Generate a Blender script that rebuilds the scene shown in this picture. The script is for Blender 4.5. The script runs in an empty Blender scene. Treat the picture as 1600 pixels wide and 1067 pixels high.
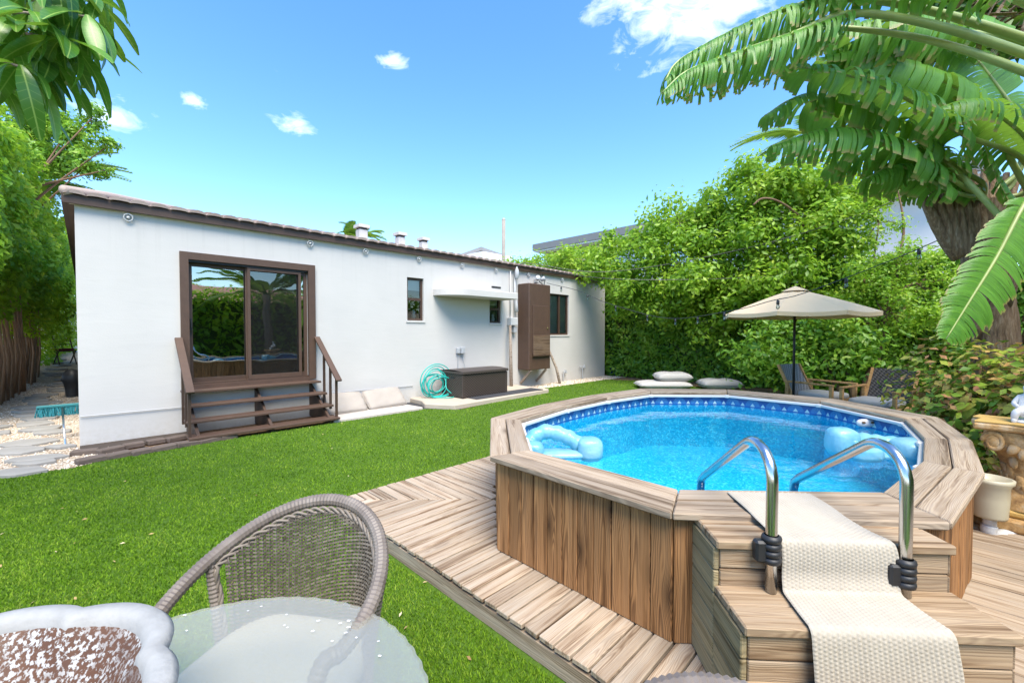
import bpy, bmesh, math, random
import numpy as np
from mathutils import Vector, Matrix
R = math.radians
rng = np.random.default_rng(7)
random.seed(7)
scn = bpy.context.scene
COL = scn.collection

# ------------------------------------------------------------------ camera
CAM = Vector((0.127, -8.43, 1.6))
FWD = Vector((math.sin(R(45.3)), math.cos(R(45.3)), 0)); RGT = Vector((FWD.y, -FWD.x, 0))
cam = bpy.data.cameras.new('camera'); cam.lens = 36 * 660 / 1600; cam.sensor_width = 36
cam.clip_start = 0.05; cam.clip_end = 3000
cam_o = bpy.data.objects.new('camera', cam); COL.objects.link(cam_o)
cam_o.location = CAM; cam_o.rotation_euler = (R(90 - 1.3), 0, R(-45.3))
scn.camera = cam_o
def S(x, d, z):
    """site survey frame: x metres right and d metres ahead of the tripod, z above ground"""
    p = CAM + RGT * x + FWD * d
    return Vector((p.x, p.y, z))

# ------------------------------------------------------------------ node helpers
class NT:
    def __init__(s, nt): s.nt = nt
    def __call__(s, typ, ins=None, **props):
        n = s.nt.nodes.new(typ)
        for k, v in props.items(): setattr(n, k, v)
        for k, v in (ins or {}).items():
            sk = n.inputs[k]
            if isinstance(v, bpy.types.NodeSocket): s.nt.links.new(v, sk)
            else:
                if sk.type == 'RGBA' and len(v) == 3: v = (*v, 1)
                sk.default_value = v
        return n
    def math(s, op, a, b=None, c=None, clamp=False):
        d = {0: a}
        if b is not None: d[1] = b
        if c is not None: d[2] = c
        n = s('ShaderNodeMath', d, operation=op); n.use_clamp = clamp
        return n.outputs[0]
    def vm(s, op, a, b=None):
        d = {0: a}
        if b is not None: d[1] = b
        return s('ShaderNodeVectorMath', d, operation=op).outputs[0]
    def mix(s, f, a, b, bt='MIX'):
        n = s('ShaderNodeMix', data_type='RGBA', blend_type=bt)
        for i, v in ((0, f), (6, a), (7, b)):
            if isinstance(v, bpy.types.NodeSocket): s.nt.links.new(v, n.inputs[i])
            else: n.inputs[i].default_value = v if i == 0 else ((*v, 1) if len(v) == 3 else v)
        return n.outputs[2]
    def noise(s, vec, scale, detail=4, rough=.55, dist=0):
        return s('ShaderNodeTexNoise', {'Vector': vec, 'Scale': scale, 'Detail': detail, 'Roughness': rough, 'Distortion': dist}).outputs[0]
    def ramp(s, f, stops, interp='LINEAR'):
        n = s('ShaderNodeValToRGB', {0: f}); cr = n.color_ramp; cr.interpolation = interp
        while len(cr.elements) < len(stops): cr.elements.new(.5)
        for e, (p, c) in zip(cr.elements, stops):
            e.position = p; e.color = (*c, 1) if len(c) == 3 else c
        return n.outputs[0]
    def step(s, v, lo, hi):
        return s('ShaderNodeMapRange', {0: v, 1: lo, 2: hi, 3: 0., 4: 1.}, clamp=True).outputs[0]
def newmat(name):
    m = bpy.data.materials.new(name); m.use_nodes = True
    nt = m.node_tree; nt.nodes.clear()
    t = NT(nt); out = t('ShaderNodeOutputMaterial')
    return m, t, out
def pbr(t, out, col, rough=.6, bump=None, bs=.3, bd=.02, **extra):
    ins = {'Base Color': col, 'Roughness': rough}; ins.update(extra)
    b = t('ShaderNodeBsdfPrincipled', ins)
    if bump is not None:
        bn = t('ShaderNodeBump', {'Height': bump, 'Strength': bs, 'Distance': bd})
        t.nt.links.new(bn.outputs[0], b.inputs['Normal'])
    t.nt.links.new(b.outputs[0], out.inputs[0])
    return b

# ------------------------------------------------------------------ world, sun, exposure
SUN_EL, SUN_AZ = R(60), R(208)          # azimuth measured clockwise from +Y
w = bpy.data.worlds.new('World'); scn.world = w; w.use_nodes = True
w.node_tree.nodes.clear(); t = NT(w.node_tree)
sky = t('ShaderNodeTexSky', sky_type='NISHITA', sun_disc=False, sun_elevation=SUN_EL, sun_rotation=SUN_AZ,
        altitude=0, air_density=1.0, dust_density=.2, ozone_density=1.6)
geo = t('ShaderNodeTexCoord').outputs['Generated']
nrm = t.vm('NORMALIZE', geo)
sepd = t('ShaderNodeSeparateXYZ', {0: nrm})
# a few fair-weather clouds: soft patches at given bearings, broken up by noise
def bearing(px, py):
    f = Vector((FWD.x, FWD.y, 0)); return (f + RGT * ((px - 800) / 660) + Vector((0, 0, (518.5 - py) / 660))).normalized()
n_fin = t.noise(t.vm('MULTIPLY', nrm, (1, 1, 2.)), 15., 8, .62, .6)
gm = None
for px, py, rad in ((1100, 5, .17), (975, 3, .085), (1035, 40, .075), (176, 184, .05), (468, 195, .042), (622, 103, .032), (305, 160, .024), (-600, 100, .2), (2400, 60, .2)):
    v = bearing(px, py); df = t.vm('MULTIPLY', t.vm('SUBTRACT', nrm, tuple(v)), (1, 1, 1.9)); ln = t('ShaderNodeVectorMath', {0: df}, operation='LENGTH').outputs['Value']
    m_ = t.math('SUBTRACT', 1., t.math('DIVIDE', ln, rad)); gm = m_ if gm is None else t.math('MAXIMUM', gm, m_)
gm = t.math('MAXIMUM', gm, -.6)
cmask = t.math('MULTIPLY', t.step(t.math('ADD', t.math('MULTIPLY', t.math('SUBTRACT', n_fin, .5), 3.4), gm), .1, 1.9), .72)
skyc = t('ShaderNodeHueSaturation', {'Hue': .4975, 'Saturation': 1.24, 'Value': 1.0, 'Color': t.mix(1., sky.outputs[0], (1., .985, 1.03), 'MULTIPLY')}).outputs[0]
skyc = t.mix(cmask, skyc, (8.0, 8.1, 8.3))
bg = t('ShaderNodeBackground', {0: skyc, 1: .14})
wo = t('ShaderNodeOutputWorld', {0: bg.outputs[0]})
sun = bpy.data.lights.new('sun', 'SUN'); sun.energy = 2.9; sun.angle = R(38); sun.color = (1, .93, .80)
sun_o = bpy.data.objects.new('sun', sun); COL.objects.link(sun_o)
sd = Vector((math.sin(SUN_AZ) * math.cos(SUN_EL), math.cos(SUN_AZ) * math.cos(SUN_EL), math.sin(SUN_EL)))
sun_o.rotation_euler = (-sd).to_track_quat('-Z', 'Y').to_euler()
scn.render.engine = 'CYCLES'
scn.view_settings.view_transform = 'Standard'; scn.view_settings.look = 'None'
scn.view_settings.exposure = 1.5; scn.view_settings.gamma = 1
scn.cycles.max_bounces = 5; scn.cycles.diffuse_bounces = 2; scn.cycles.glossy_bounces = 3; scn.cycles.transmission_bounces = 4; scn.cycles.transparent_max_bounces = 10

# ------------------------------------------------------------------ mesh helpers
class MB:
    def __init__(s): s.v = []; s.f = []; s.uv = None
    def add(s, vs, fs):
        o = len(s.v); s.v += [tuple(v) for v in vs]; s.f += [tuple(i + o for i in f) for f in fs]; return s
    def box(s, c, size, M=None, rz=0):
        hx, hy, hz = [q / 2 for q in size]
        vs = [Vector((x, y, z)) for x in (-hx, hx) for y in (-hy, hy) for z in (-hz, hz)]
        if rz: vs = [Matrix.Rotation(rz, 3, 'Z') @ v for v in vs]
        if M is not None: vs = [M @ v for v in vs]
        c = Vector(c)
        return s.add([v + c for v in vs], [(0, 1, 3, 2), (4, 6, 7, 5), (0, 4, 5, 1), (2, 3, 7, 6), (0, 2, 6, 4), (1, 5, 7, 3)])
    def b2(s, x0, x1, y0, y1, z0, z1): return s.box(((x0 + x1) / 2, (y0 + y1) / 2, (z0 + z1) / 2), (abs(x1 - x0), abs(y1 - y0), abs(z1 - z0)))
    def bar(s, a, b, wd, th, up=(0, 0, 1)):
        a, b = Vector(a), Vector(b); d = (b - a); L = d.length; d.normalize()
        side = d.cross(Vector(up))
        if side.length < 1e-4: side = Vector((1, 0, 0))
        side.normalize(); n = side.cross(d)
        vs = []
        for p in (a, b):
            for i, j in ((-1, -1), (1, -1), (1, 1), (-1, 1)): vs.append(p + side * (i * wd / 2) + n * (j * th / 2))
        return s.add(vs, [(3, 2, 1, 0), (4, 5, 6, 7), (0, 1, 5, 4), (1, 2, 6, 5), (2, 3, 7, 6), (3, 0, 4, 7)])
    def prism(s, poly, z0, z1):
        n = len(poly)
        vs = [(x, y, z0) for x, y in poly] + [(x, y, z1) for x, y in poly]
        return s.add(vs, [tuple(range(n - 1, -1, -1)), tuple(range(n, 2 * n))] + [(i, (i + 1) % n, n + (i + 1) % n, n + i) for i in range(n)])
    def tube(s, pts, rad, n=8, caps=True, closed=False):
        pts = [Vector(p) for p in pts]; m = len(pts)
        if not hasattr(rad, '__len__'): rad = [rad] * m
        vs = []; prev = None
        for i, p in enumerate(pts):
            if closed: d = pts[(i + 1) % m] - pts[i - 1]
            else: d = pts[min(i + 1, m - 1)] - pts[max(i - 1, 0)]
            d.normalize()
            if prev is None:
                a = d.cross(Vector((0, 0, 1)))
                if a.length < .1: a = d.cross(Vector((0, 1, 0)))
            else: a = prev - d * prev.dot(d)
            a.normalize(); prev = a; b = d.cross(a)
            for k in range(n):
                an = 2 * math.pi * k / n
                vs.append(p + (a * math.cos(an) + b * math.sin(an)) * rad[i])
        fs = []
        for i in range(m if closed else m - 1):
            for k in range(n):
                j = (i + 1) % m
                fs.append((i * n + k, i * n + (k + 1) % n, j * n + (k + 1) % n, j * n + k))
        if caps and not closed: fs += [tuple(range(n - 1, -1, -1)), tuple(range((m - 1) * n, m * n))]
        return s.add(vs, fs)
    def lathe(s, prof, n=24, c=(0, 0, 0), mod=None, caps=False):
        c = Vector(c); vs = []; m = len(prof)
        for r, z in prof:
            for k in range(n):
                a = 2 * math.pi * k / n; rr = r * (mod(a, z) if mod else 1)
                vs.append(c + Vector((rr * math.cos(a), rr * math.sin(a), z)))
        fs = [(i * n + k, i * n + (k + 1) % n, (i + 1) * n + (k + 1) % n, (i + 1) * n + k) for i in range(m - 1) for k in range(n)]
        if caps: fs += [tuple(range(n - 1, -1, -1)), tuple(range((m - 1) * n, m * n))]
        return s.add(vs, fs)
    def blob(s, c, r, n=12, m=8, p=1., jit=0, M=None):
        """superellipsoid"""
        c = Vector(c); vs = []
        sg = lambda q: math.copysign(abs(q) ** p, q)
        for i in range(m + 1):
            th = math.pi * i / m - math.pi / 2
            for k in range(n):
                a = 2 * math.pi * k / n
                v = Vector((r[0] * sg(math.cos(th)) * sg(math.cos(a)), r[1] * sg(math.cos(th)) * sg(math.sin(a)), r[2] * sg(math.sin(th))))
                if jit: v *= 1 + random.uniform(-jit, jit)
                if M is not None: v = M @ v
                vs.append(c + v)
        fs = [(i * n + k, i * n + (k + 1) % n, (i + 1) * n + (k + 1) % n, (i + 1) * n + k) for i in range(m) for k in range(n)]
        return s.add(vs, fs)
    def grid(s, fn, nu, nv, cu=False):
        vs = [fn(i / nu, j / nv) for j in range(nv + 1) for i in range(nu + 1)]
        W = nu + 1
        return s.add(vs, [(j * W + i, j * W + i + 1, (j + 1) * W + i + 1, (j + 1) * W + i) for j in range(nv) for i in range(nu)])
    def build(s, name, mat, parent=None, smooth=False, bevel=0, M=None, weld=False, uv=None):
        me = bpy.data.meshes.new(name); me.from_pydata([tuple(v) for v in s.v], [], s.f)
        bm = bmesh.new(); bm.from_mesh(me)
        if weld: bmesh.ops.remove_doubles(bm, verts=bm.verts, dist=1e-4)
        bmesh.ops.recalc_face_normals(bm, faces=bm.faces)
        if bevel: bmesh.ops.bevel(bm, geom=bm.edges[:], offset=bevel, segments=1, affect='EDGES', clamp_overlap=True)
        bm.to_mesh(me); bm.free()
        if smooth:
            me.polygons.foreach_set('use_smooth', [True] * len(me.polygons))
        me.materials.append(mat)
        if uv:
            l = me.uv_layers.new(name='UVMap'); co = [uv(me.vertices[lp.vertex_index].co) for lp in me.loops]
            l.data.foreach_set('uv', [q for c in co for q in c])
        return link(me, name, parent, M)
def link(me, name, parent=None, M=None):
    o = bpy.data.objects.new(name, me); COL.objects.link(o)
    if parent is not None: o.parent = parent
    if M is not None: o.matrix_local = M
    return o
def tag(o, label=None, cat=None, group=None, kind=None):
    if label: o['label'] = label
    if cat: o['category'] = cat
    if group: o['group'] = group
    if kind: o['kind'] = kind
    return o
def thing(name, label, cat, loc=(0, 0, 0), rz=0, group=None):
    o = bpy.data.objects.new(name, None); COL.objects.link(o); o.empty_display_size = .2
    o.location = loc; o.rotation_euler = (0, 0, rz)
    return tag(o, label, cat, group)
def copy_tree(o, parent=None):
    c = o.copy(); COL.objects.link(c); c.parent = parent
    for ch in o.children: copy_tree(ch, c)
    return c
def smooth_path(pts, k=6):
    """Catmull-Rom through pts"""
    pts = [Vector(p) for p in pts]; P = [2 * pts[0] - pts[1]] + pts + [2 * pts[-1] - pts[-2]]; out = []
    for i in range(1, len(P) - 2):
        for j in range(k):
            u = j / k; a, b, c, d = P[i - 1], P[i], P[i + 1], P[i + 2]
            out.append(.5 * ((2 * b) + (c - a) * u + (2 * a - 5 * b + 4 * c - d) * u * u + (3 * b - a - 3 * c + d) * u ** 3))
    out.append(pts[-1]); return out
def np_mesh(name, verts, faces, mat, parent=None, smooth=False):
    """verts (N,3), faces (M,k) numpy"""
    me = bpy.data.meshes.new(name); n, k = faces.shape
    me.vertices.add(len(verts)); me.vertices.foreach_set('co', verts.astype(np.float32).ravel())
    me.loops.add(n * k); me.loops.foreach_set('vertex_index', faces.astype(np.int32).ravel())
    me.polygons.add(n); me.polygons.foreach_set('loop_start', np.arange(0, n * k, k, dtype=np.int32))
    me.polygons.foreach_set('loop_total', np.full(n, k, dtype=np.int32))
    if smooth: me.polygons.foreach_set('use_smooth', np.ones(n, dtype=bool))
    me.update(calc_edges=True); me.materials.append(mat)
    return link(me, name, parent)
def unit(a): return a / np.maximum(np.linalg.norm(a, axis=1, keepdims=True), 1e-9)
def leaf_arrays(P, Nn, size, aspect=.5, fold=.25, jitn=.6, droop=.4):
    n = len(P); Nn = unit(Nn + rng.normal(0, jitn, (n, 3)))
    ax = rng.normal(0, 1, (n, 3)); ax[:, 2] -= droop
    ax = unit(ax - Nn * np.sum(ax * Nn, 1, keepdims=True)); sd_ = np.cross(Nn, ax)
    L = (size * rng.uniform(.65, 1.3, n))[:, None]
    b = P - ax * L * .5; tip = P + ax * L * .5; m = P + ax * L * .02
    l = m + sd_ * L * aspect * .5 + Nn * L * fold * .3; r_ = m - sd_ * L * aspect * .5 + Nn * L * fold * .3
    V = np.stack([b, r_, tip, l], 1).reshape(-1, 3); i = np.arange(n) * 4
    F = np.concatenate([np.stack([i, i + 1, i + 2], 1), np.stack([i, i + 2, i + 3], 1)])
    return V, F
def leaves(name, P, Nn, size, mat, parent=None, kind='stuff', **k):
    V, F = leaf_arrays(np.asarray(P, float), np.asarray(Nn, float), size, **k)
    o = np_mesh(name, V, F, mat, parent)
    if kind: o['kind'] = kind
    return o

# ------------------------------------------------------------------ materials
def m_plain(name, col, rough=.6, var=.12, scale=6, bump=0, bscale=60, metal=0, spec=.5, coat=0):
    m, t, out = newmat(name); tc = t('ShaderNodeTexCoord').outputs['Object']
    n = t.noise(tc, scale, 5); c = t.mix(n, tuple(q * (1 - var) for q in col), tuple(min(1, q * (1 + var)) for q in col))
    bh = t.noise(tc, bscale, 4) if bump else None
    pbr(t, out, c, rough, bh, bump or .1, .01, Metallic=metal, **{'Specular IOR Level': spec, 'Coat Weight': coat})
    return m
def m_wood(name, light, dark, grey=(.5, .46, .42), greyness=.4, ring=.55, freq=420, knots=1., rough=.75, bump=.35):
    m, t, out = newmat(name); tc = t('ShaderNodeTexCoord').outputs['Object']
    rnd = t('ShaderNodeObjectInfo').outputs['Random']
    off = t('ShaderNodeCombineXYZ', {0: t.math('MULTIPLY', rnd, 37.), 1: t.math('MULTIPLY', rnd, 11.3), 2: t.math('MULTIPLY', rnd, 5.7)}).outputs[0]
    q = t.vm('ADD', tc, off)
    sp = t('ShaderNodeSeparateXYZ', {0: tc})
    wv = t.noise(t.vm('MULTIPLY', q, (1.6, 7., 7.)), 1., 3, .5)
    wv2 = t.noise(t.vm('MULTIPLY', q, (5, 16., 16.)), 1., 2, .5)
    vo = t('ShaderNodeTexVoronoi', {'Vector': t.vm('MULTIPLY', q, (1.5, 5., 0.)), 'Scale': 1.}, feature='F1')
    kd = t.step(vo.outputs['Distance'], .26, .02)
    kd = t.math('MULTIPLY', t.math('POWER', kd, 1.6), knots)
    y = t.math('ADD', sp.outputs[1], t.math('MULTIPLY', t.math('SUBTRACT', wv, .5), .075))
    y = t.math('ADD', y, t.math('MULTIPLY', t.math('SUBTRACT', rnd, .5), .09))
    z = t.math('ADD', .03, t.math('MULTIPLY', sp.outputs[0], .012))
    r = t.math('SQRT', t.math('ADD', t.math('MULTIPLY', y, y), t.math('MULTIPLY', z, z)))
    r = t.math('ADD', r, t.math('MULTIPLY', t.math('SUBTRACT', wv2, .5), .006))
    r = t.math('ADD', r, t.math('MULTIPLY', kd, .03))
    rg = t.math('SINE', t.math('MULTIPLY', r, t.math('MULTIPLY', freq * 1.25, t.math('ADD', .7, t.math('MULTIPLY', t.math('FRACT', t.math('MULTIPLY', rnd, 7.3)), .75)))))
    rg = t.step(rg, -.7, 1.)
    fine = t.noise(t.vm('MULTIPLY', q, (3., 140., 140.)), 1., 4, .6)
    streak = t.noise(t.vm('MULTIPLY', q, (1.1, 26., 26.)), 1., 4, .6)
    f = t.math('ADD', t.math('MULTIPLY', rg, ring), t.math('MULTIPLY', t.step(fine, .35, .75), .4), clamp=True)
    c = t.mix(f, light, dark)
    g = t.math('MULTIPLY', t.step(streak, .38, .68), greyness)
    c = t.mix(g, c, grey)
    dk = t.math('MULTIPLY', t.step(streak, .47, .30), .8)
    c = t.mix(dk, c, tuple(q_ * .55 for q_ in dark))
    c = t.mix(t.math('MULTIPLY', kd, .8), c, tuple(q_ * .35 for q_ in dark))
    br = t.math('ADD', .8, t.math('MULTIPLY', rnd, .38))
    c = t.mix(1., c, t('ShaderNodeCombineXYZ', {0: br, 1: br, 2: br}).outputs[0], 'MULTIPLY')
    pbr(t, out, c, rough, t.math('SUBTRACT', t.math('MULTIPLY', fine, .6), t.math('MULTIPLY', rg, .5)), bump, .004, **{'Specular IOR Level': .25})
    return m
def m_leaf(name, stops, trans=.35, rough=.45, spec=.35, big=.5, bscale=1.2):
    """per-leaf colour variation plus slow variation through the crown"""
    m, t, out = newmat(name); g = t('ShaderNodeNewGeometry')
    isl = g.outputs['Random Per Island']; pos = g.outputs['Position']
    nb = t.step(t.noise(pos, bscale, 3), .3, .7)
    f = t.math('ADD', t.math('MULTIPLY', isl, 1 - big), t.math('MULTIPLY', nb, big))
    c = t.ramp(f, stops)
    p0 = t('ShaderNodeBsdfDiffuse', {0: c}); p1 = t('ShaderNodeBsdfGlossy', {0: (1, 1, 1), 'Roughness': rough})
    p = t('ShaderNodeMixShader', {0: .045, 1: p0.outputs[0], 2: p1.outputs[0]})
    tr = t('ShaderNodeBsdfTranslucent', {0: t.mix(.5, c, (.35, .55, .05), 'MIX')})
    mx = t('ShaderNodeMixShader', {0: trans, 1: p.outputs[0], 2: tr.outputs[0]})
    t.nt.links.new(mx.outputs[0], out.inputs[0]); return m

M = {}
M['deck'] = m_wood('weathered_deck_wood', (.42, .315, .215), (.14, .075, .038), (.43, .375, .305), .65, .45, 900, .35)
M['panel'] = m_wood('brown_panel_wood', (.42, .205, .078), (.085, .033, .012), (.33, .195, .10), .3, .62, 760, 1.)
M['rim'] = m_wood('grey_rim_wood', (.40, .305, .21), (.15, .09, .05), (.41, .345, .275), .55, .48, 720, .8)
M['step'] = m_wood('tan_step_wood', (.37, .26, .155), (.13, .068, .033), (.37, .30, .22), .55, .42, 820, .6)
M['stepside'] = m_wood('mossy_step_side_wood', (.36, .27, .14), (.11, .082, .04), (.32, .28, .18), .6, .5, 620, .5)
M['brownpaint'] = m_plain('brown_painted_wood', (.062, .034, .021), .55, .2, 9, .15, 90)
M['brownpaint2'] = m_plain('faded_brown_paint', (.078, .043, .027), .6, .25, 7, .2, 60)
M['teak'] = m_wood('pale_teak', (.62, .36, .15), (.40, .20, .075), (.55, .36, .18), .2, .35, 400, .0)
M['postwood'] = m_wood('rough_post_wood', (.42, .33, .25), (.2, .13, .09), (.4, .36, .32), .5, .4, 300, .6)
M['steel'] = m_plain('polished_steel', (.60, .60, .60), .22, .05, 12, 0, 60, 1.)
M['black'] = m_plain('black_rubber', (.018, .018, .02), .5, .3, 20)
M['white'] = m_plain('white_plastic', (.56, .55, .54), .35, .04, 8)
M['cream'] = m_plain('cream_plastic', (.52, .465, .33), .38, .06, 8)
M['greyplastic'] = m_plain('grey_metal', (.42, .43, .44), .45, .15, 18)
M['bulb'] = m_plain('dark_socket', (.03, .03, .03), .4, .2, 20)
M['cushion'] = m_plain('oatmeal_cushion_fabric', (.34, .30, .26), .9, .12, 5, .35, 260)
M['cushionw'] = m_plain('pale_cushion_fabric', (.44, .42, .395), .9, .08, 5, .3, 220)
M['umb'] = m_plain('beige_canvas', (.80, .60, .37), .85, .06, 5, .2, 300)
M['red'] = m_plain('dull_red_cushion', (.16, .03, .03), .8, .2, 9)
M['teal'] = m_plain('teal_rubber_hose', (.02, .40, .34), .4, .15, 6)
M['tealbrush'] = m_plain('teal_bristles', (.01, .17, .20), .7, .3, 40, .5, 160)
M['bark'] = m_plain('brown_bark', (.16, .095, .055), .9, .45, 5, .8, 30)
M['barkpale'] = m_plain('grey_bark', (.26, .2, .15), .9, .35, 7, .8, 34)
M['pole'] = m_plain('weathered_utility_pole', (.27, .24, .21), .9, .2, 5, .4, 30)
M['concrete'] = m_plain('pale_concrete', (.43, .365, .29), .85, .14, 4, .3, 50)
M['slabwhite'] = m_plain('white_painted_concrete', (.50, .44, .385), .8, .08, 5, .25, 60)
M['mat_black'] = m_plain('charcoal_rubber_mat', (.04, .04, .045), .8, .25, 14, .4, 120)
M['slate'] = m_plain('grey_slate', (.26, .245, .22), .8, .28, 3.5, .5, 22)
M['brick'] = m_plain('dark_weathered_brick', (.12, .088, .07), .9, .4, 6, .7, 40)
M['blue'] = m_plain('blue_glazed_pot', (.02, .05, .16), .25, .2, 6)
M['soil_shade'] = m_plain('dark_soil_and_gap_shade', (.05, .035, .025), .95, .4, 8, .8, 40)
M['float'] = None
# ------------------------------------------------------------------ special materials
def m_stucco():
    m, t, out = newmat('white_stucco'); tc = t('ShaderNodeTexCoord').outputs['Object']
    trowel = t.noise(t.vm('MULTIPLY', tc, (2.2, 2.2, 9.)), 1., 6, .62, .4)
    grain = t.noise(tc, 55., 4, .6)
    blot = t.noise(tc, .9, 4, .5)
    c = t.mix(t.step(blot, .35, .75), (.56, .535, .505), (.515, .495, .468))
    c = t.mix(t.math('MULTIPLY', t.step(trowel, .55, .75), .25), c, (.48, .46, .435))
    sp = t('ShaderNodeSeparateXYZ', {0: tc})
    drip = t.math('MULTIPLY', t.step(sp.outputs[2], 2.3, 3.36), t.step(t.noise(t.vm('MULTIPLY', tc, (9., 9., .35)), 1., 5, .65), .52, .74))
    c = t.mix(t.math('MULTIPLY', drip, .35), c, (.36, .34, .31))
    splash = t.math('MULTIPLY', t.step(sp.outputs[2], .42, .02), t.step(t.noise(tc, 14., 5, .7), .40, .68))
    c = t.mix(t.math('MULTIPLY', splash, .6), c, (.46, .42, .36))
    pbr(t, out, c, .85, t.math('ADD', trowel, t.math('MULTIPLY', grain, .35)), .22, .012, **{'Specular IOR Level': .2})
    return m
M['stucco'] = m_stucco()
def m_ground():
    m, t, out = newmat('mulch_ground'); tc = t('ShaderNodeTexCoord').outputs['Object']
    a = t.noise(tc, 30., 6, .7); b = t.noise(tc, 1.3, 4)
    c = t.ramp(a, [(.3, (.10, .06, .035)), (.5, (.30, .19, .11)), (.7, (.46, .34, .22))])
    c = t.mix(t.math('MULTIPLY', b, .5), c, (.20, .13, .08))
    pbr(t, out, c, .95, a, .8, .03, **{'Specular IOR Level': .1}); return m
M['ground'] = m_ground()
def m_gravel():
    m, t, out = newmat('tan_gravel'); tc = t('ShaderNodeTexCoord').outputs['Object']
    v = t('ShaderNodeTexVoronoi', {'Vector': tc, 'Scale': 55.}); a = t.noise(tc, 2.2, 4)
    c = t.ramp(t('ShaderNodeSeparateColor', {0: v.outputs['Color']}).outputs[0], [(0, (.34, .25, .17)), (.5, (.52, .42, .31)), (1, (.68, .60, .50))])
    c = t.mix(t.math('MULTIPLY', t.step(a, .5, .8), .45), c, (.22, .15, .09))
    pbr(t, out, c, .95, v.outputs['Distance'], .9, .015, **{'Specular IOR Level': .1}); return m
M['gravel'] = m_gravel()
def m_island(name, stops, rough=.9):
    m, t, out = newmat(name); g = t('ShaderNodeNewGeometry')
    pbr(t, out, t.ramp(g.outputs['Random Per Island'], stops), rough, **{'Specular IOR Level': .2}); return m
M['pebble'] = m_island('gravel_pebbles', [(0, (.30, .22, .15)), (.4, (.52, .42, .31)), (.8, (.66, .58, .48)), (1, (.75, .70, .62))])
def m_lawnbase():
    m, t, out = newmat('lawn_thatch'); tc = t('ShaderNodeTexCoord').outputs['Object']
    a = t.noise(tc, 60., 5, .7); b = t.noise(tc, .8, 3)
    c = t.ramp(a, [(.3, (.03, .065, .010)), (.6, (.08, .15, .02)), (.8, (.15, .22, .045))])
    c = t.mix(t.math('MULTIPLY', b, .35), c, (.10, .19, .02))
    pbr(t, out, c, .9, a, .6, .02, **{'Specular IOR Level': .1}); return m
M['lawn'] = m_lawnbase()
def m_blades():
    m, t, out = newmat('turf_blades'); g = t('ShaderNodeNewGeometry'); pos = g.outputs['Position']
    f = t.math('ADD', t.math('MULTIPLY', g.outputs['Random Per Island'], .65), t.math('MULTIPLY', t.step(t.noise(pos, 1.4, 6, .7), .35, .68), .35))
    c = t.ramp(f, [(0, (.045, .105, .009)), (.35, (.105, .215, .014)), (.7, (.20, .335, .026)), (.9, (.30, .39, .06)), (1, (.40, .36, .17))])
    p = t('ShaderNodeBsdfDiffuse', {0: c})
    tr = t('ShaderNodeBsdfTranslucent', {0: c}); mx = t('ShaderNodeMixShader', {0: .3, 1: p.outputs[0], 2: tr.outputs[0]})
    t.nt.links.new(mx.outputs[0], out.inputs[0]); return m
M['blades'] = m_blades()
def m_tile():
    m, t, out = newmat('clay_roof_tile'); tc = t('ShaderNodeTexCoord').outputs['Object']
    rnd = t('ShaderNodeObjectInfo').outputs['Random']; a = t.noise(tc, 7., 5)
    c = t.mix(rnd, (.30, .215, .18), (.42, .335, .29)); c = t.mix(t.math('MULTIPLY', a, .5), c, (.26, .21, .185))
    pbr(t, out, c, .85, t.noise(tc, 50., 3), .4, .01); return m
M['tile'] = m_tile()
M['pinktile'] = m_plain('pink_roof_tile', (.55, .25, .19), .8, .3, 3, .5, 14)
M['greyroof'] = m_plain('grey_roof_edge', (.20, .20, .205), .7, .15, 3)
M['farwall'] = m_plain('white_render', (.80, .79, .78), .85, .05, 1.5, .2, 30)
def m_glass(name, tint=.25, refl=.32):
    m, t, out = newmat(name); tc = t('ShaderNodeTexCoord').outputs['Object']
    bn = t('ShaderNodeBump', {'Height': t.noise(tc, 1.6, 2), 'Strength': .06, 'Distance': .05})
    gl = t('ShaderNodeBsdfGlossy', {0: (.85, .92, .88), 'Roughness': .01, 'Normal': bn.outputs[0]})
    tr = t('ShaderNodeBsdfTransparent', {0: (tint, tint * 1.05, tint)})
    fr = t('ShaderNodeFresnel', {0: 1.5}); fac = t.math('ADD', t.math('MULTIPLY', fr.outputs[0], 1.6), refl, clamp=True)
    mx = t('ShaderNodeMixShader', {0: fac, 1: tr.outputs[0], 2: gl.outputs[0]})
    t.nt.links.new(mx.outputs[0], out.inputs[0]); return m
M['glass'] = m_glass('door_glass'); M['winglass'] = m_glass('window_glass', .8, .03)
def m_screen():
    m, t, out = newmat('insect_screen')
    d = t('ShaderNodeBsdfDiffuse', {0: (.02, .02, .02)}); tr = t('ShaderNodeBsdfTransparent')
    mx = t('ShaderNodeMixShader', {0: .42, 1: tr.outputs[0], 2: d.outputs[0]}); t.nt.links.new(mx.outputs[0], out.inputs[0]); return m
M['screen'] = m_screen()

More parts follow.
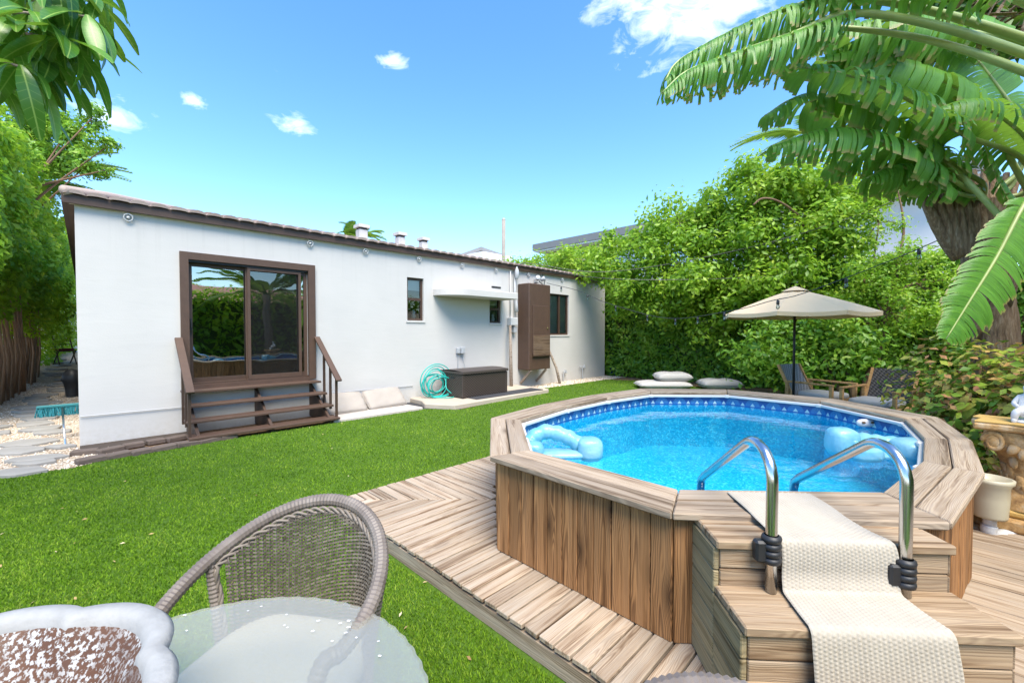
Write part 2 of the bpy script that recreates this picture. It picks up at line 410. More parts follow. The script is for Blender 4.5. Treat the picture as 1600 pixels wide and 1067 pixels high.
# ------------------------------------------------------------------ ground, lawn, gravel
PC = Vector((4.29, -6.99, 0))
g = MB().add([(-400, -400, -.02), (400, -400, -.02), (400, 400, -.02), (-400, 400, -.02)], [(0, 1, 2, 3)]).build('ground', M['ground']); tag(g, kind='structure')
def sheet(name, poly, z, mat):
    o = MB().add([(x, y, z) for x, y in poly], [tuple(range(len(poly)))]).build(name, mat); return tag(o, kind='structure')
LAWN = [(-9, -16), (12.7, -16), (12.75, -3.4), (12.95, -1.75), (12.4, -.72), (8.9, -.62), (8.75, -1.12), (5.55, -1.56), (5.1, -1.02), (3.18, -1.0), (3.18, -.98), (1.2, -.98), (1.15, -.82), (.5, -.98), (.02, -1.28), (-.56, -1.16), (-2.5, -1.2), (-9, -1.1)]
sheet('lawn', LAWN, 0.0, M['lawn'])
GR = lambda y: 0.004 if y < 9 else .004 + .75 * min(1, (y - 9) / 7) ** 1.3
gp = MB().grid(lambda u, v: (-6 + 6.4 * u, -1.6 + 24 * v, GR(-1.6 + 24 * v) - .008), 4, 60).build('gravel_path', M['gravel'], smooth=True); tag(gp, kind='structure')
sheet('gravel_bed', [(8.7, -.66), (13.6, -.80), (13.6, .05), (8.7, .05)], -.008, M['gravel'])
sheet('gravel_patch', [(4.9, -1.15), (5.62, -1.6), (5.62, .02), (4.9, .02)], -.006, M['mat_black'])
def inpoly(x, y, poly):
    c = np.zeros(len(x), bool); n = len(poly)
    for i in range(n):
        (x1, y1), (x2, y2) = poly[i], poly[i - 1]
        if y1 == y2: continue
        c ^= ((y1 > y) != (y2 > y)) & (x < (x2 - x1) * (y - y1) / (y2 - y1) + x1)
    return c
def survey_pts(n, d0, d1, span=1.32, pw=1.):
    u = rng.random(n); d = d0 * (d1 / d0) ** (u ** pw); x = rng.uniform(-span, span, n) * d
    X = CAM.x + RGT.x * x + FWD.x * d; Y = CAM.y + RGT.y * x + FWD.y * d
    return X, Y, d
def turf():
    X, Y, d = survey_pts(700000, 1.0, 17)
    k = inpoly(X, Y, LAWN) & ~((X > 1.62) & (X < 7.2) & (Y < -4.72) & (Y > -11))
    X, Y, d = X[k], Y[k], d[k]; n = len(X)
    h = rng.uniform(.008, .022, n) * (1 + .02 * d); wd = .0014 + .0010 * d ** .8
    a = rng.uniform(0, 2 * np.pi, n); la = rng.uniform(0, 2 * np.pi, n); lean = rng.uniform(.2, 1.1, n) * h
    B = np.stack([X, Y, np.zeros(n)], 1); sx = np.stack([np.cos(a) * wd, np.sin(a) * wd, np.zeros(n)], 1)
    T = B + np.stack([np.cos(la) * lean, np.sin(la) * lean, h], 1)
    V = np.stack([B - sx, B + sx, T], 1).reshape(-1, 3); F = np.arange(n * 3).reshape(-1, 3)
    o = np_mesh('turf', V, F, M['blades']); tag(o, 'short bright green artificial turf covering the yard', 'grass', kind='stuff')
turf()
def litter():
    X, Y, d = survey_pts(420, 2.0, 14); k = inpoly(X, Y, LAWN) & ~((X > 1.62) & (X < 7.2) & (Y < -4.72)) & (np.sin(X * 1.3 + Y) + rng.normal(0, .8, len(X)) > .1); X, Y = X[k], Y[k]; n = len(X)
    o = leaves('leaf_litter', np.stack([X, Y, np.full(n, .022)], 1), np.tile([0, 0, 1.], (n, 1)), .032, m_island('dry_leaf_litter', [(0, (.16, .09, .04)), (.5, (.42, .30, .13)), (1, (.60, .52, .34))]), jitn=.3, droop=0)
    tag(o, 'small dry leaves scattered over the green turf', 'leaf litter', kind='stuff')
litter()
def pebbles(name, n, fn, r0, r1, label):
    P = fn(n); n = len(P); r = rng.uniform(r0, r1, n)[:, None]
    base = np.array([(1, 0, 0), (0, 1, 0), (-1, 0, 0), (0, -1, 0), (0, 0, .7), (0, 0, -.7)], float)
    J = base[None] * rng.uniform(.6, 1.25, (n, 6, 1)); a = rng.uniform(0, 6.28, n); c, s_ = np.cos(a)[:, None], np.sin(a)[:, None]
    x = J[:, :, 0] * c - J[:, :, 1] * s_; y = J[:, :, 0] * s_ + J[:, :, 1] * c
    V = np.stack([x, y, J[:, :, 2]], 2) * r[:, :, None] + P[:, None, :]
    F = np.array([(0, 1, 4), (1, 2, 4), (2, 3, 4), (3, 0, 4), (1, 0, 5), (2, 1, 5), (3, 2, 5), (0, 3, 5)])
    F = (F[None] + (np.arange(n) * 6)[:, None, None]).reshape(-1, 3)
    o = np_mesh(name, V.reshape(-1, 3), F, M['pebble']); tag(o, label, 'gravel', kind='stuff')
def pg1(n):
    y = -1.55 + 12 * rng.random(n) ** 1.8; x = rng.uniform(-2.6, .38, n)
    k = ~inpoly(x, y, LAWN) & ~((x > .02) & (y > -.02)); x, y = x[k], y[k]
    return np.stack([x, y, np.array([GR(q) for q in y]) - .004], 1)
pebbles('gravel', 15000, pg1, .008, .02, 'loose tan gravel covering the side path by the white house')
def pg2(n):
    x = rng.uniform(8.7, 13.5, n); y = rng.uniform(-.68, 0, n); return np.stack([x, y, np.zeros(n) - .003], 1)
pebbles('gravel', 3500, pg2, .012, .03, 'tan gravel strip along the base of the house beyond the cabinet')
# stepping stones of the side path (irregular slate slabs)
def stone(x, y, a, b, rz, th=.045):
    k = random.randint(5, 7); an = sorted(random.uniform(-.25, .25) + 2 * math.pi * i / k for i in range(k))
    pl_ = [(a * math.cos(q) * random.uniform(.85, 1.1), b * math.sin(q) * random.uniform(.85, 1.1)) for q in an]
    MB().prism(pl_, 0, th).build('stepping_stone', M['slate'], gp, bevel=.008,
        M=Matrix.Translation((x, y, GR(y) - .012)) @ Matrix.Rotation(rz, 4, 'Z') @ Matrix.Rotation(random.uniform(-.06, .06), 4, 'X'))
yy = -1.05; k = 0
while yy < 15:
    xs = (-.40, -.98) if yy < 3 else ((-.62,) if yy < 7 else (-.5,))
    for q in xs:
        stone(q + random.uniform(-.16, .16), yy + random.uniform(-.12, .12), random.uniform(.24, .36), random.uniform(.17, .25), random.uniform(-.9, -.3))
    yy += random.uniform(.55, .72)
stone(-.32, -.72, .24, .14, -.6); stone(-.15, .1, .2, .12, -.5)
# brick edging along the house foot
be = thing('brick_edging', 'row of dark weathered bricks at the foot of the house corner', 'edging')
x = .0
for i in range(7):
    L = random.uniform(.2, .3)
    MB().box((0, 0, .035), (L, .15, .075)).build('brick', M['brick'], be, bevel=.012, M=Matrix.Translation((x + L / 2 + .02, -1.12 + .045 * x * 2.6 + random.uniform(-.02, .02), -.01)) @ Matrix.Rotation(.2 + random.uniform(-.1, .1), 4, 'Z') @ Matrix.Rotation(random.uniform(-.08, .08), 4, 'Y'))
    x += L * .95
for i in range(5):
    MB().box((0, 0, .03), (random.uniform(.2, .28), .13, .07)).build('brick', M['brick'], be, bevel=.012, M=Matrix.Translation((.1 + i * .24, -.62 + .02 * i + random.uniform(-.08, .08), -.005)) @ Matrix.Rotation(random.uniform(-.5, .5), 4, 'Z'))
MB().b2(.05, 1.3, -.5, -.02, -.02, .012).build('soil_bed', M['soil_shade'], be)

# ------------------------------------------------------------------ the house
house = thing('house', 'low white stucco house with brown fascia and clay tile roof', 'house')
HX1, HZ, HD = 13.45, 3.36, 14.
OPEN = [(1.30, 3.12, .74, 2.755), (5.27, 5.71, 1.86, 2.84), (7.79, 8.22, 1.84, 2.60), (10.2, 11.3, 1.5, 2.8)]
def wall_front():
    mb = MB(); xs = sorted({0.05, HX1} | {o[0] for o in OPEN} | {o[1] for o in OPEN}); zs = sorted({-.05, HZ} | {o[2] for o in OPEN} | {o[3] for o in OPEN})
    for i in range(len(xs) - 1):
        for j in range(len(zs) - 1):
            cx, cz = (xs[i] + xs[i + 1]) / 2, (zs[j] + zs[j + 1]) / 2
            if any(o[0] < cx < o[1] and o[2] < cz < o[3] for o in OPEN): continue
            mb.add([(xs[i], 0, zs[j]), (xs[i + 1], 0, zs[j]), (xs[i + 1], 0, zs[j + 1]), (xs[i], 0, zs[j + 1])], [(0, 1, 2, 3)])
    for x0, x1, z0, z1 in OPEN:
        c = [(x0, z0), (x1, z0), (x1, z1), (x0, z1)]
        for i in range(4):
            (a, b), (c_, d) = c[i], c[(i + 1) % 4]
            mb.add([(a, 0, b), (c_, 0, d), (c_, .2, d), (a, .2, b)], [(0, 1, 2, 3)])
    A, B, Cc, D = (0.05, 0), (HX1, 0), (HX1, HD), (0.05, HD)
    for p, q in ((B, Cc), (Cc, D), (D, A)): mb.add([(*p, -.05), (*q, -.05), (*q, HZ), (*p, HZ)], [(0, 1, 2, 3)])
    return mb.build('wall', M['stucco'], house, weld=True)
wall_front()
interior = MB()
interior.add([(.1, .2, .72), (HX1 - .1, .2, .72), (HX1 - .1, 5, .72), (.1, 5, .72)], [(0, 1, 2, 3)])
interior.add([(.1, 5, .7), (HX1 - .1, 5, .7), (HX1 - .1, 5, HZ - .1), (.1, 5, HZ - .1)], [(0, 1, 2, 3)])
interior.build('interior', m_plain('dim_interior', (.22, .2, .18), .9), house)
# thin service pipe along the foot of the wall
MB().tube([(.06, -.02, .42), (1.2, -.02, .41), (2.5, -.02, .40), (5.4, -.02, .37)], .007, 6).build('wall_pipe', M['greyplastic'], house)
MB().tube([(HX1, -.03, .12), (HX1, -.03, .12001)], .01, 4)
# fascia, soffit, roof
MB().b2(-.03, HX1 + .06, -.085, -.035, HZ - .005, HZ + .115).build('fascia', M['brownpaint'], house)
MB().b2(.0, HX1 + .05, -.035, .02, HZ - .002, HZ + .03).build('soffit', M['stucco'], house)
MB().b2(-.07, -.03, -.08, HD + .1, HZ - .005, HZ + .11).build('fascia', M['brownpaint'], house)
MB().b2(-.03, .06, -.03, HD, HZ + .002, HZ + .028).build('soffit', M['brownpaint2'], house)
MB().b2(HX1 + .06, HX1 + .10, -.08, HD + .1, HZ - .005, HZ + .11).build('fascia', M['brownpaint'], house)
SL = math.tan(R(11)); roof = None
rp = MB(); z0 = HZ + .12
rp.add([(-.07, -.09, z0), (HX1 + .1, -.09, z0), (HX1 + .1, 6.8, z0 + 6.98 * SL), (-.16 + 5, 6.8, z0 + 6.98 * SL), (HX1 + .1, HD + .1, z0), (-.07, HD + .1, z0)], [(0, 1, 2, 3), (3, 2, 4, 5), (0, 3, 5)])
roof = rp.build('roof', M['tile'], house)
tm = MB()   # one barrel tile: half-round shell
def tile_fn(u, v):
    a = math.pi * u; rr = .112 - .012 * v
    return (-rr * math.cos(a), .42 * v, .062 * math.sin(a))
tm.grid(tile_fn, 6, 1); o_ = len(tm.v)
tm.grid(lambda u, v: (-(.112 - .014) * math.cos(math.pi * u), .42 * v, .012 * math.sin(math.pi * u)), 6, 1)
tm.add([], []); W = 7
for i in range(6): tm.f.append((i, i + 1, o_ + i + 1, o_ + i))
tile0 = tm.build('roof_tile', M['tile'], roof, smooth=False); tme = tile0.data; first = True
ntx = 58
for row in range(5):
    for i in range(ntx):
        x = .05 + i * .228; y = -.13 + row * .34
        Mx = Matrix.Translation((x + random.uniform(-.008, .008), y + random.uniform(-.012, .012), z0 + (y + .09) * SL + .0 + .012 * (row % 2))) @ Matrix.Rotation(R(11) - .03, 4, 'X') @ Matrix.Rotation(random.uniform(-.03, .03), 4, 'Z')
        if first: tile0.matrix_local = Mx; first = False
        else: link(tme, 'roof_tile', roof, Mx)
MB().tube([(-.05, -.1, z0 + .03), (.4, .36, z0 + .05 + .5 * SL), (4.6, 6.6, z0 + .09 + 6.8 * SL)], .065, 8).build('hip_cap', M['tile'], roof, smooth=True)
for x, y, s_ in ((4.69, 1., .78), (5.69, 1., .72), (6.4, 1.05, .66)):
    zb = z0 + (y + .18) * SL
    v = MB().b2(x - .13 * s_, x + .13 * s_, y - .1, y + .1, zb - .05, zb + .25 * s_ + .06).build('roof_vent', M['stucco'], roof, bevel=.01)
    MB().b2(x - .17 * s_, x + .17 * s_, y - .14, y + .14, zb + .25 * s_ + .10, zb + .25 * s_ + .17).build('vent_cap', M['stucco'], v)
    MB().b2(x - .10 * s_, x + .10 * s_, y - .10, y + .10, zb + .25 * s_ + .061, zb + .25 * s_ + .099).build('vent_neck', M['black'], v)
# ring hooks under the fascia
ring = MB().tube([(.05 * math.cos(a), -.010 * math.sin(a), .05 * math.sin(a)) for a in np.linspace(0, 2 * math.pi, 15)[:-1]], .009, 6, closed=True)
ring.tube([(0, .05, .0), (0, -.012, 0)], .02, 8)
r0 = ring.build('ring_hook', M['white'], house, smooth=True)
for i, x in enumerate((.6, 3.16, 4.27, 5.57, 6.83, 8.0, 9.3, 10.9, 12.2)):
    o = r0 if i == 0 else link(r0.data, 'ring_hook', house)
    o.location = (x, -.045, 3.275)
# canopy slab over the side window
cp = [(5.97, .01)] + [(5.97 + .62 * (1 - math.cos(a)), -.62 * math.sin(a)) for a in np.linspace(.2, math.pi / 2, 8)] + [(8.25, -.62), (8.25, .01)]
MB().prism(cp, 2.46, 2.63).build('canopy', M['stucco'], house, bevel=.012)
MB().b2(7.86, 8.2, -.012, .01, 2.79, 2.835).build('wall_slot', M['black'], house)
def pane(x0, x1, y, z0, z1, name, mat, parent):
    me = bpy.data.meshes.new(name); me.from_pydata([(x0, y, z0), (x1, y, z0), (x1, y, z1), (x0, y, z1)], [], [(0, 1, 2, 3)]); me.materials.append(mat); return link(me, name, parent)
# sliding door
door = MB()
for a in ((1.19, 1.30, .70, 2.87), (3.12, 3.245, .70, 2.87)): door.b2(a[0], a[1], -.045, .02, a[2], a[3])
door.b2(1.30, 3.12, -.043, .02, 2.755, 2.87); door.b2(1.30, 3.12, -.042, .02, .68, .745)
door = door.build('sliding_door', M['brownpaint2'], house)
MB().b2(1.302, 3.118, .0, .17, .746, .775).build('threshold', M['brownpaint'], door)
MB().b2(1.302, 3.118, .0, .17, 2.72, 2.753).build('head_track', M['black'], door)
def leaf_frame(x0, x1, z0, z1, y, st=.055):
    f = MB(); yy0, yy1 = y - .018, y + .018
    f.b2(x0, x0 + st, yy0, yy1, z0, z1); f.b2(x1 - st, x1, yy0, yy1, z0, z1)
    f.b2(x0 + st, x1 - st, yy0 + .001, yy1 - .001, z0, z0 + .07); f.b2(x0 + st, x1 - st, yy0 + .001, yy1 - .001, z1 - st, z1); return f
leaf_frame(1.305, 2.17, .776, 2.718, .11).build('door_leaf_frame', M['brownpaint'], door)
leaf_frame(2.10, 3.115, .776, 2.718, .06).build('door_leaf_frame', M['brownpaint2'], door)
leaf_frame(2.12, 3.0, .776, 2.716, .015, .045).build('screen_frame', M['brownpaint2'], door)
pane(1.36, 2.115, .11, .846, 2.663, 'door_pane', M['glass'], door)
pane(2.155, 3.06, .06, .846, 2.663, 'door_pane', M['glass'], door)
MB().add([(2.165, .015, .846), (2.955, .015, .846), (2.955, .015, 2.67), (2.165, .015, 2.67)], [(0, 1, 2, 3)]).build('insect_screen', M['screen'], door)
MB().b2(1.315, 1.345, .03, .09, 1.62, 1.82).bar((1.33, .02, 1.66), (1.33, .02, 1.78), .02, .02).build('door_handle', M['black'], door, bevel=.004)
# windows
def window(x0, x1, z0, z1, style, lab=None):
    f = MB(); y0, y1 = .05, .11; st = .05
    f.b2(x0, x0 + st, y0, y1, z0, z1); f.b2(x1 - st, x1, y0, y1, z0, z1); f.b2(x0 + st, x1 - st, y0 + .001, y1, z0, z0 + st); f.b2(x0 + st, x1 - st, y0 + .001, y1, z1 - st, z1)
    wn = f.build('window', M['brownpaint'], house, bevel=.004)
    if style == 'hung':
        zm = (z0 + z1) / 2
        MB().b2(x0 + st, x1 - st, y0 - .006, y1 - .01, zm - .03, zm + .03).build('meeting_rail', M['brownpaint'], wn)
        pane(x0 + st, x1 - st, .085, z0 + st, zm - .03, 'pane', M['winglass'], wn)
        pane(x0 + st, x1 - st, .08, zm + .03, z1 - st, 'pane', M['winglass'], wn)
        MB().b2(x0 + .02, x1 - .02, .13, .14, z1 - .28, z1).build('blind', M['white'], wn)
        MB().lathe([(.04, 0), (.06, .06), (.035, .12), (.045, .16), (.02, .2)], 10, ((x0 + x1) / 2 + .05, .17, z0 + .05)).build('ornament', M['white'], wn, smooth=True)
    else:
        xm = (x0 + x1) / 2 + .1
        MB().b2(xm - .03, xm + .03, y0 - .006, y1 - .01, z0 + st, z1 - st).build('meeting_rail', M['brownpaint'], wn)
        pane(x0 + st, xm - .03, .085, z0 + st, z1 - st, 'pane', M['winglass'], wn)
        pane(xm + .03, x1 - st, .08, z0 + st, z1 - st, 'pane', M['winglass'], wn)
        for k in range(30):
            z = z0 + .06 + k * (z1 - z0 - .1) / 30
            MB().bar((x0 + .03, .135, z), (x1 - .03, .135, z), .038, .003, (0, 1, .45)).build('blind_slat', M['white'], wn)
    MB().b2(x0 - .03, x1 + .03, -.02, .049, z0 - .045, z0 - .002).build('sill', M['stucco'], wn)
window(5.27, 5.71, 1.86, 2.84, 'hung'); window(7.79, 8.22, 1.84, 2.60, 'hung'); window(10.2, 11.3, 1.5, 2.8, 'slide')
# entrance steps
st = thing('entrance_steps', 'brown timber steps with slanted handrails below the sliding door', 'steps')
tz = [.68, .485, .29, .095]; ty = [(-.03, -.30), (-.26, -.55), (-.51, -.80), (-.76, -1.05)]
for k in range(4):
    MB().b2(1.17 - .012 * k, 3.24 + .012 * k, ty[k][1], ty[k][0], tz[k] - .035, tz[k]).build('tread', M['brownpaint2'], st, bevel=.004)
for x in (1.26, 2.22, 3.14):
    MB().add([(x - .02, -.02, .0), (x - .02, -.98, .0), (x - .02, -.98, .055), (x - .02, -.02, .64), (x + .02, -.02, .0), (x + .02, -.98, .0), (x + .02, -.98, .055), (x + .02, -.02, .64)],
        [(0, 1, 2, 3), (7, 6, 5, 4), (0, 4, 5, 1), (1, 5, 6, 2), (2, 6, 7, 3), (3, 7, 4, 0)]).build('stringer', M['brownpaint'], st)
for x in (1.155, 3.255):
    MB().bar((x, -.06, 1.50), (x, -1.06, .74), .10, .035).build('handrail', M['brownpaint2'], st, bevel=.004)
    for yk, zt in ((-.40, 1.23), (-.68, 1.02), (-.94, .82)):
        MB().b2(x - .018, x + .018, yk - .018, yk + .018, .04 if yk < -.8 else .2, zt).build('baluster', M['brownpaint'], st)
# ------------------------------------------------------------------ things along the house wall
cab = thing('meter_cabinet', 'tall brown plywood cabinet fixed to the white house wall', 'cabinet')
MB().b2(8.87, 9.81, -.45, -.003, .52, 2.97).build('cabinet_body', M['brownpaint2'], cab, bevel=.02)
MB().b2(9.0, 9.72, -.475, -.452, .98, 2.35).build('cabinet_door', M['brownpaint2'], cab, bevel=.006)
MB().b2(9.01, 9.73, -.50, -.476, .93, 1.50).build('door_panel', m_wood('brown_stained_board', (.17, .105, .06), (.07, .04, .022), (.17, .13, .10), .5, .4, 300, .2), cab, bevel=.006)
MB().b2(8.99, 9.74, -.51, -.4765, .905, .928).build('drip_strip', M['brownpaint'], cab)
MB().blob((9.64, -.486, 1.70), (.022, .012, .03), 8, 6).build('latch', m_plain('brass_latch', (.3, .28, .1), .4, metal=1.), cab, smooth=True)
for x in (8.98, 9.66): MB().bar((x, -.42, .515), (x, -.02, .12), .05, .06).build('brace', M['postwood'], cab)
pm = thing('support_post', 'rough wooden post standing left of the brown cabinet', 'post'); MB().tube([(8.40, -.22, -.05), (8.39, -.2, .9), (8.41, -.16, 1.78)], [.05, .045, .04], 8).build('post_shaft', M['postwood'], pm, smooth=True)
pm = thing('support_post', 'leaning crooked wooden post right of the brown cabinet', 'post'); MB().tube([(10.42, -.34, -.05), (10.32, -.26, .5), (10.12, -.1, 1.1), (10.08, -.06, 1.3)], [.045, .04, .035, .03], 8).build('post_shaft', M['postwood'], pm, smooth=True)
el = thing('electric_meter', 'white meter box with conduits left of the brown cabinet', 'meter')
MB().b2(8.44, 8.72, -.17, -.005, 1.78, 2.0).build('meter_box', M['white'], el, bevel=.012)
MB().b2(8.60, 8.72, -.13, -.006, 1.58, 1.74).build('junction_box', M['greyplastic'], el, bevel=.008)
MB().tube([(8.70, -.06, 2.0), (8.70, -.06, 3.15)], .025, 8).build('conduit', M['greyplastic'], el, smooth=True)
MB().tube([(8.54, -.04, 2.0), (8.54, -.04, 3.3)], .018, 8).build('conduit', M['white'], el, smooth=True)
MB().lathe([(.03, 0), (.06, .02), (.045, .22), (.02, .34)], 10, (8.72, -.10, 2.16)).build('weatherhead', M['greyplastic'], el, smooth=True)
MB().lathe([(.02, 0), (.07, .08), (.06, .25), (.015, .36)], 10, (8.72, -.12, 3.08)).build('weatherhead', M['greyplastic'], el, smooth=True)
MB().tube(smooth_path([(8.72, -.14, 3.4), (8.78, -.2, 3.5), (8.9, -.25, 3.56)]), .012, 6).build('service_wire', M['black'], el)
fl = thing('flood_light', 'grey twin flood light above the brown cabinet', 'light', (9.62, -.05, 3.12))
MB().b2(-.06, .06, -.06, .04, -.06, .06).build('light_base', M['greyplastic'], fl, bevel=.01)
for sx in (-1, 1):
    lamp = MB().lathe([(.02, 0), (.05, .03), (.075, .14), (.07, .15)], 12, caps=True).build('lamp_head', M['greyplastic'], fl, smooth=True, M=Matrix.Translation((sx * .07, -.1, .02)) @ Matrix.Rotation(R(65), 4, 'X') @ Matrix.Rotation(sx * .6, 4, 'Y'))
MB().tube(smooth_path([(.1, -.02, 0), (.3, -.05, -.1), (.32, -.05, .12), (.18, -.05, .22), (.15, 0, .1)]), .012, 6).build('cable_loop', M['black'], fl)
ou = thing('outdoor_outlet', 'grey weatherproof outlet box on the wall above the storage box', 'outlet', (6.74, 0, 1.13))
MB().b2(-.10, -.01, -.09, -.003, -.07, .07).build('outlet_box', M['greyplastic'], ou, bevel=.01); MB().b2(.01, .13, -.11, -.003, -.08, .09).build('outlet_cover', M['greyplastic'], ou, bevel=.015)
MB().tube([(-.05, -.03, -.07), (-.05, -.03, -.6)], .01, 6).build('conduit', M['greyplastic'], ou)
MB().tube(smooth_path([(.08, -.05, -.08), (.12, -.05, -.3), (.22, -.05, -.6)]), .006, 6).build('cord', M['greyplastic'], ou)
for x, h in ((10.95, .32), (12.0, .42)):
    sp_ = thing('pipe_stub', 'low wall pipe with tap %s' % ('near the leaning post' if x < 11 else 'nearest the far house corner'), 'pipe', (x, 0, 0))
    MB().tube(smooth_path([(0, -.06, -.02), (0, -.06, h - .1), (.03, -.07, h)]), .018, 6).build('riser_pipe', M['greyplastic'], sp_, smooth=True)
    MB().tube([(-.2 if x > 11 else -.05, -.06, h), (.12, -.06, h)], .018, 6).b2(.08, .12, -.1, -.02, h - .06, h + .05).build('tap', M['greyplastic'], sp_)
slab = MB().prism([(5.33, .0), (5.30, -.5), (5.12, -.9), (5.45, -1.50), (8.70, -1.32), (8.74, 0)], -.02, .10).build('concrete_slab', M['concrete'], bevel=.02); tag(slab, kind='structure')
ws = MB().prism([(3.20, .0), (3.20, -.99), (5.02, -1.0), (4.92, 0)], -.02, .045).build('paved_slab', M['slabwhite'], bevel=.01); tag(ws, kind='structure')
mt = MB().b2(6.2, 8.45, -1.33, -.9, .101, .116).build('rubber_mat', M['mat_black'], bevel=.004); tag(mt, 'black rubber mat on the concrete slab before the storage box', 'mat')
# resin wicker storage box
def m_weave(name, c1, c2, sx=26, sz=40):
    m, t, out = newmat(name); tc = t('ShaderNodeTexCoord').outputs['Object']; sp = t('ShaderNodeSeparateXYZ', {0: tc})
    h = t.math('ADD', sp.outputs[0], sp.outputs[1])
    a = t.math('SINE', t.math('MULTIPLY', h, sx * 6.283)); b = t.math('SINE', t.math('MULTIPLY', sp.outputs[2], sz * 6.283))
    wv = t.math('MULTIPLY', a, b); f = t.step(wv, -.6, .6)
    pbr(t, out, t.mix(f, c1, c2), .5, f, .8, .006); return m
sb = thing('storage_box', 'dark brown wicker-pattern storage box against the wall', 'storage box', (6.05, -1.02, .117))
M['boxweave'] = m_weave('brown_resin_weave', (.018, .013, .011), (.075, .054, .044), 13, 17)
MB().b2(0, 1.38, 0, .80, 0, .53).build('box_body', M['boxweave'], sb, bevel=.012)
for x in (.015, 1.365): MB().b2(x - .03, x + .03, -.012, .03, .0, .52).build('corner_post', M['mat_black'] if False else m_plain('brown_resin', (.05, .036, .03), .5), sb, bevel=.008)
MB().grid(lambda u, v: (-.03 + 1.44 * u, -.03 + .86 * v, .585 + .03 * math.sin(math.pi * v)), 8, 8).b2(-.03, 1.41, -.03, .83, .532, .584).build('lid', m_plain('brown_resin_lid', (.06, .046, .04), .5, .15), sb)
MB().b2(-.006, .0, .3, .42, .42, .45).build('hand_hold', M['black'], sb)
# garden hose heaped over its hanger
hs = []
for i in range(150):
    a = i * .42; r = .34 * (1 + .25 * math.sin(i * .11)) if i < 60 else .27 * (1 + .3 * math.sin(i * .23))
    cx_, cz_ = 5.80 + .05 * math.sin(i * .07), (.46 if i < 60 else .36)
    hs.append((cx_ + r * math.cos(a), -.30 - .11 * math.sin(i * .17) - (.1 if i > 60 else 0), max(.122, cz_ + r * math.sin(a) * (.95 if i < 60 else .8))))
hz = thing('garden_hose', 'tangled teal garden hose heaped beside the storage box', 'hose')
MB().tube(smooth_path(hs, 3), .0125, 6).build('hose_coil', M['teal'], hz, smooth=True)
MB().tube(smooth_path([(5.6, -.5, .125), (5.9, -.75, .118), (6.1, -.62, .13), (5.95, -.55, .3), (6.02, -.4, .5), (5.95, -.2, .75)], 6), .0125, 6).build('hose_end', M['teal'], hz, smooth=True)
# cushions
def cushion(name, label, size, Mx, mat, group=None, p=.32):
    n = 28; mb = MB()
    def f(u, v, s):
        x = (u - .5) * 2; y = (v - .5) * 2; e = (max(0, 1 - abs(x) ** 5) * max(0, 1 - abs(y) ** 5)) ** .45
        sx = 1 - .05 * abs(y) ** 4 - .012 * math.sin(9 * y + size[0] * 7); sy = 1 - .06 * abs(x) ** 4 - .012 * math.sin(11 * x)
        wr = 1 + .06 * math.sin(7 * x + 3 * y * y) * math.sin(5 * y + 1.7)
        return (x * size[0] / 2 * sx, y * size[1] / 2 * sy, s * size[2] / 2 * e * wr)
    mb.grid(lambda u, v: f(u, v, 1), n, n); mb.grid(lambda u, v: f(1 - u, v, -1), n, n)
    t_ = thing(name, label, 'cushion', group=group)
    mb.build('cushion_cover', mat, t_, smooth=True, weld=True)
    e = []
    for q in np.linspace(0, 4, 61)[:-1]:
        k = int(q); fr = q - k; u, v = [(fr, 0), (1, fr), (1 - fr, 1), (0, 1 - fr)][k]; e.append(f(u, v, 1))
    MB().tube(e, .008, 5, closed=True).build('piping', mat, t_, smooth=True)
    t_.matrix_world = Mx; return t_
T, RX, RY, RZ = Matrix.Translation, (lambda a: Matrix.Rotation(R(a), 4, 'X')), (lambda a: Matrix.Rotation(R(a), 4, 'Y')), (lambda a: Matrix.Rotation(R(a), 4, 'Z'))
cushion('seat_cushion', 'beige cushion leaning on the wall, nearer the hose', (.86, .50, .13), T((4.52, -.33, .222)) @ RX(42) @ RZ(2), M['cushion'], 'cushions leaning on the house wall')
cushion('seat_cushion', 'beige cushion leaning on the wall, nearer the brown steps', (.80, .50, .13), T((3.66, -.34, .222)) @ RX(42) @ RZ(-2), M['cushion'], 'cushions leaning on the house wall')
cushion('lounge_cushion', 'pale lounge cushion lying flat under another beyond the pool', (1.5, .8, .2), T((11.75, -3.0, .10)) @ RZ(-46), M['cushionw'], 'pale cushions beyond the pool')
cushion('lounge_cushion', 'pale cushion on top of the two-cushion stack beyond the pool', (1.0, .62, .24), T((12.05, -3.15, .315)) @ RZ(-44) @ RX(3), M['cushionw'], 'pale cushions beyond the pool')
cushion('lounge_cushion', 'single pale cushion lying right of the stack beyond the pool', (1.1, .7, .27), T((12.75, -4.2, .135)) @ RZ(-47), M['cushionw'], 'pale cushions beyond the pool')
bp = thing('plant_pot', 'small dark blue pot beside the far corner of the house', 'pot', (13.95, -.08, 0))
MB().lathe([(0, 0), (.13, 0), (.17, .24), (.18, .28), (.15, .28), (.14, .2), (0, .2)], 16).build('pot_body', M['blue'], bp, smooth=True)
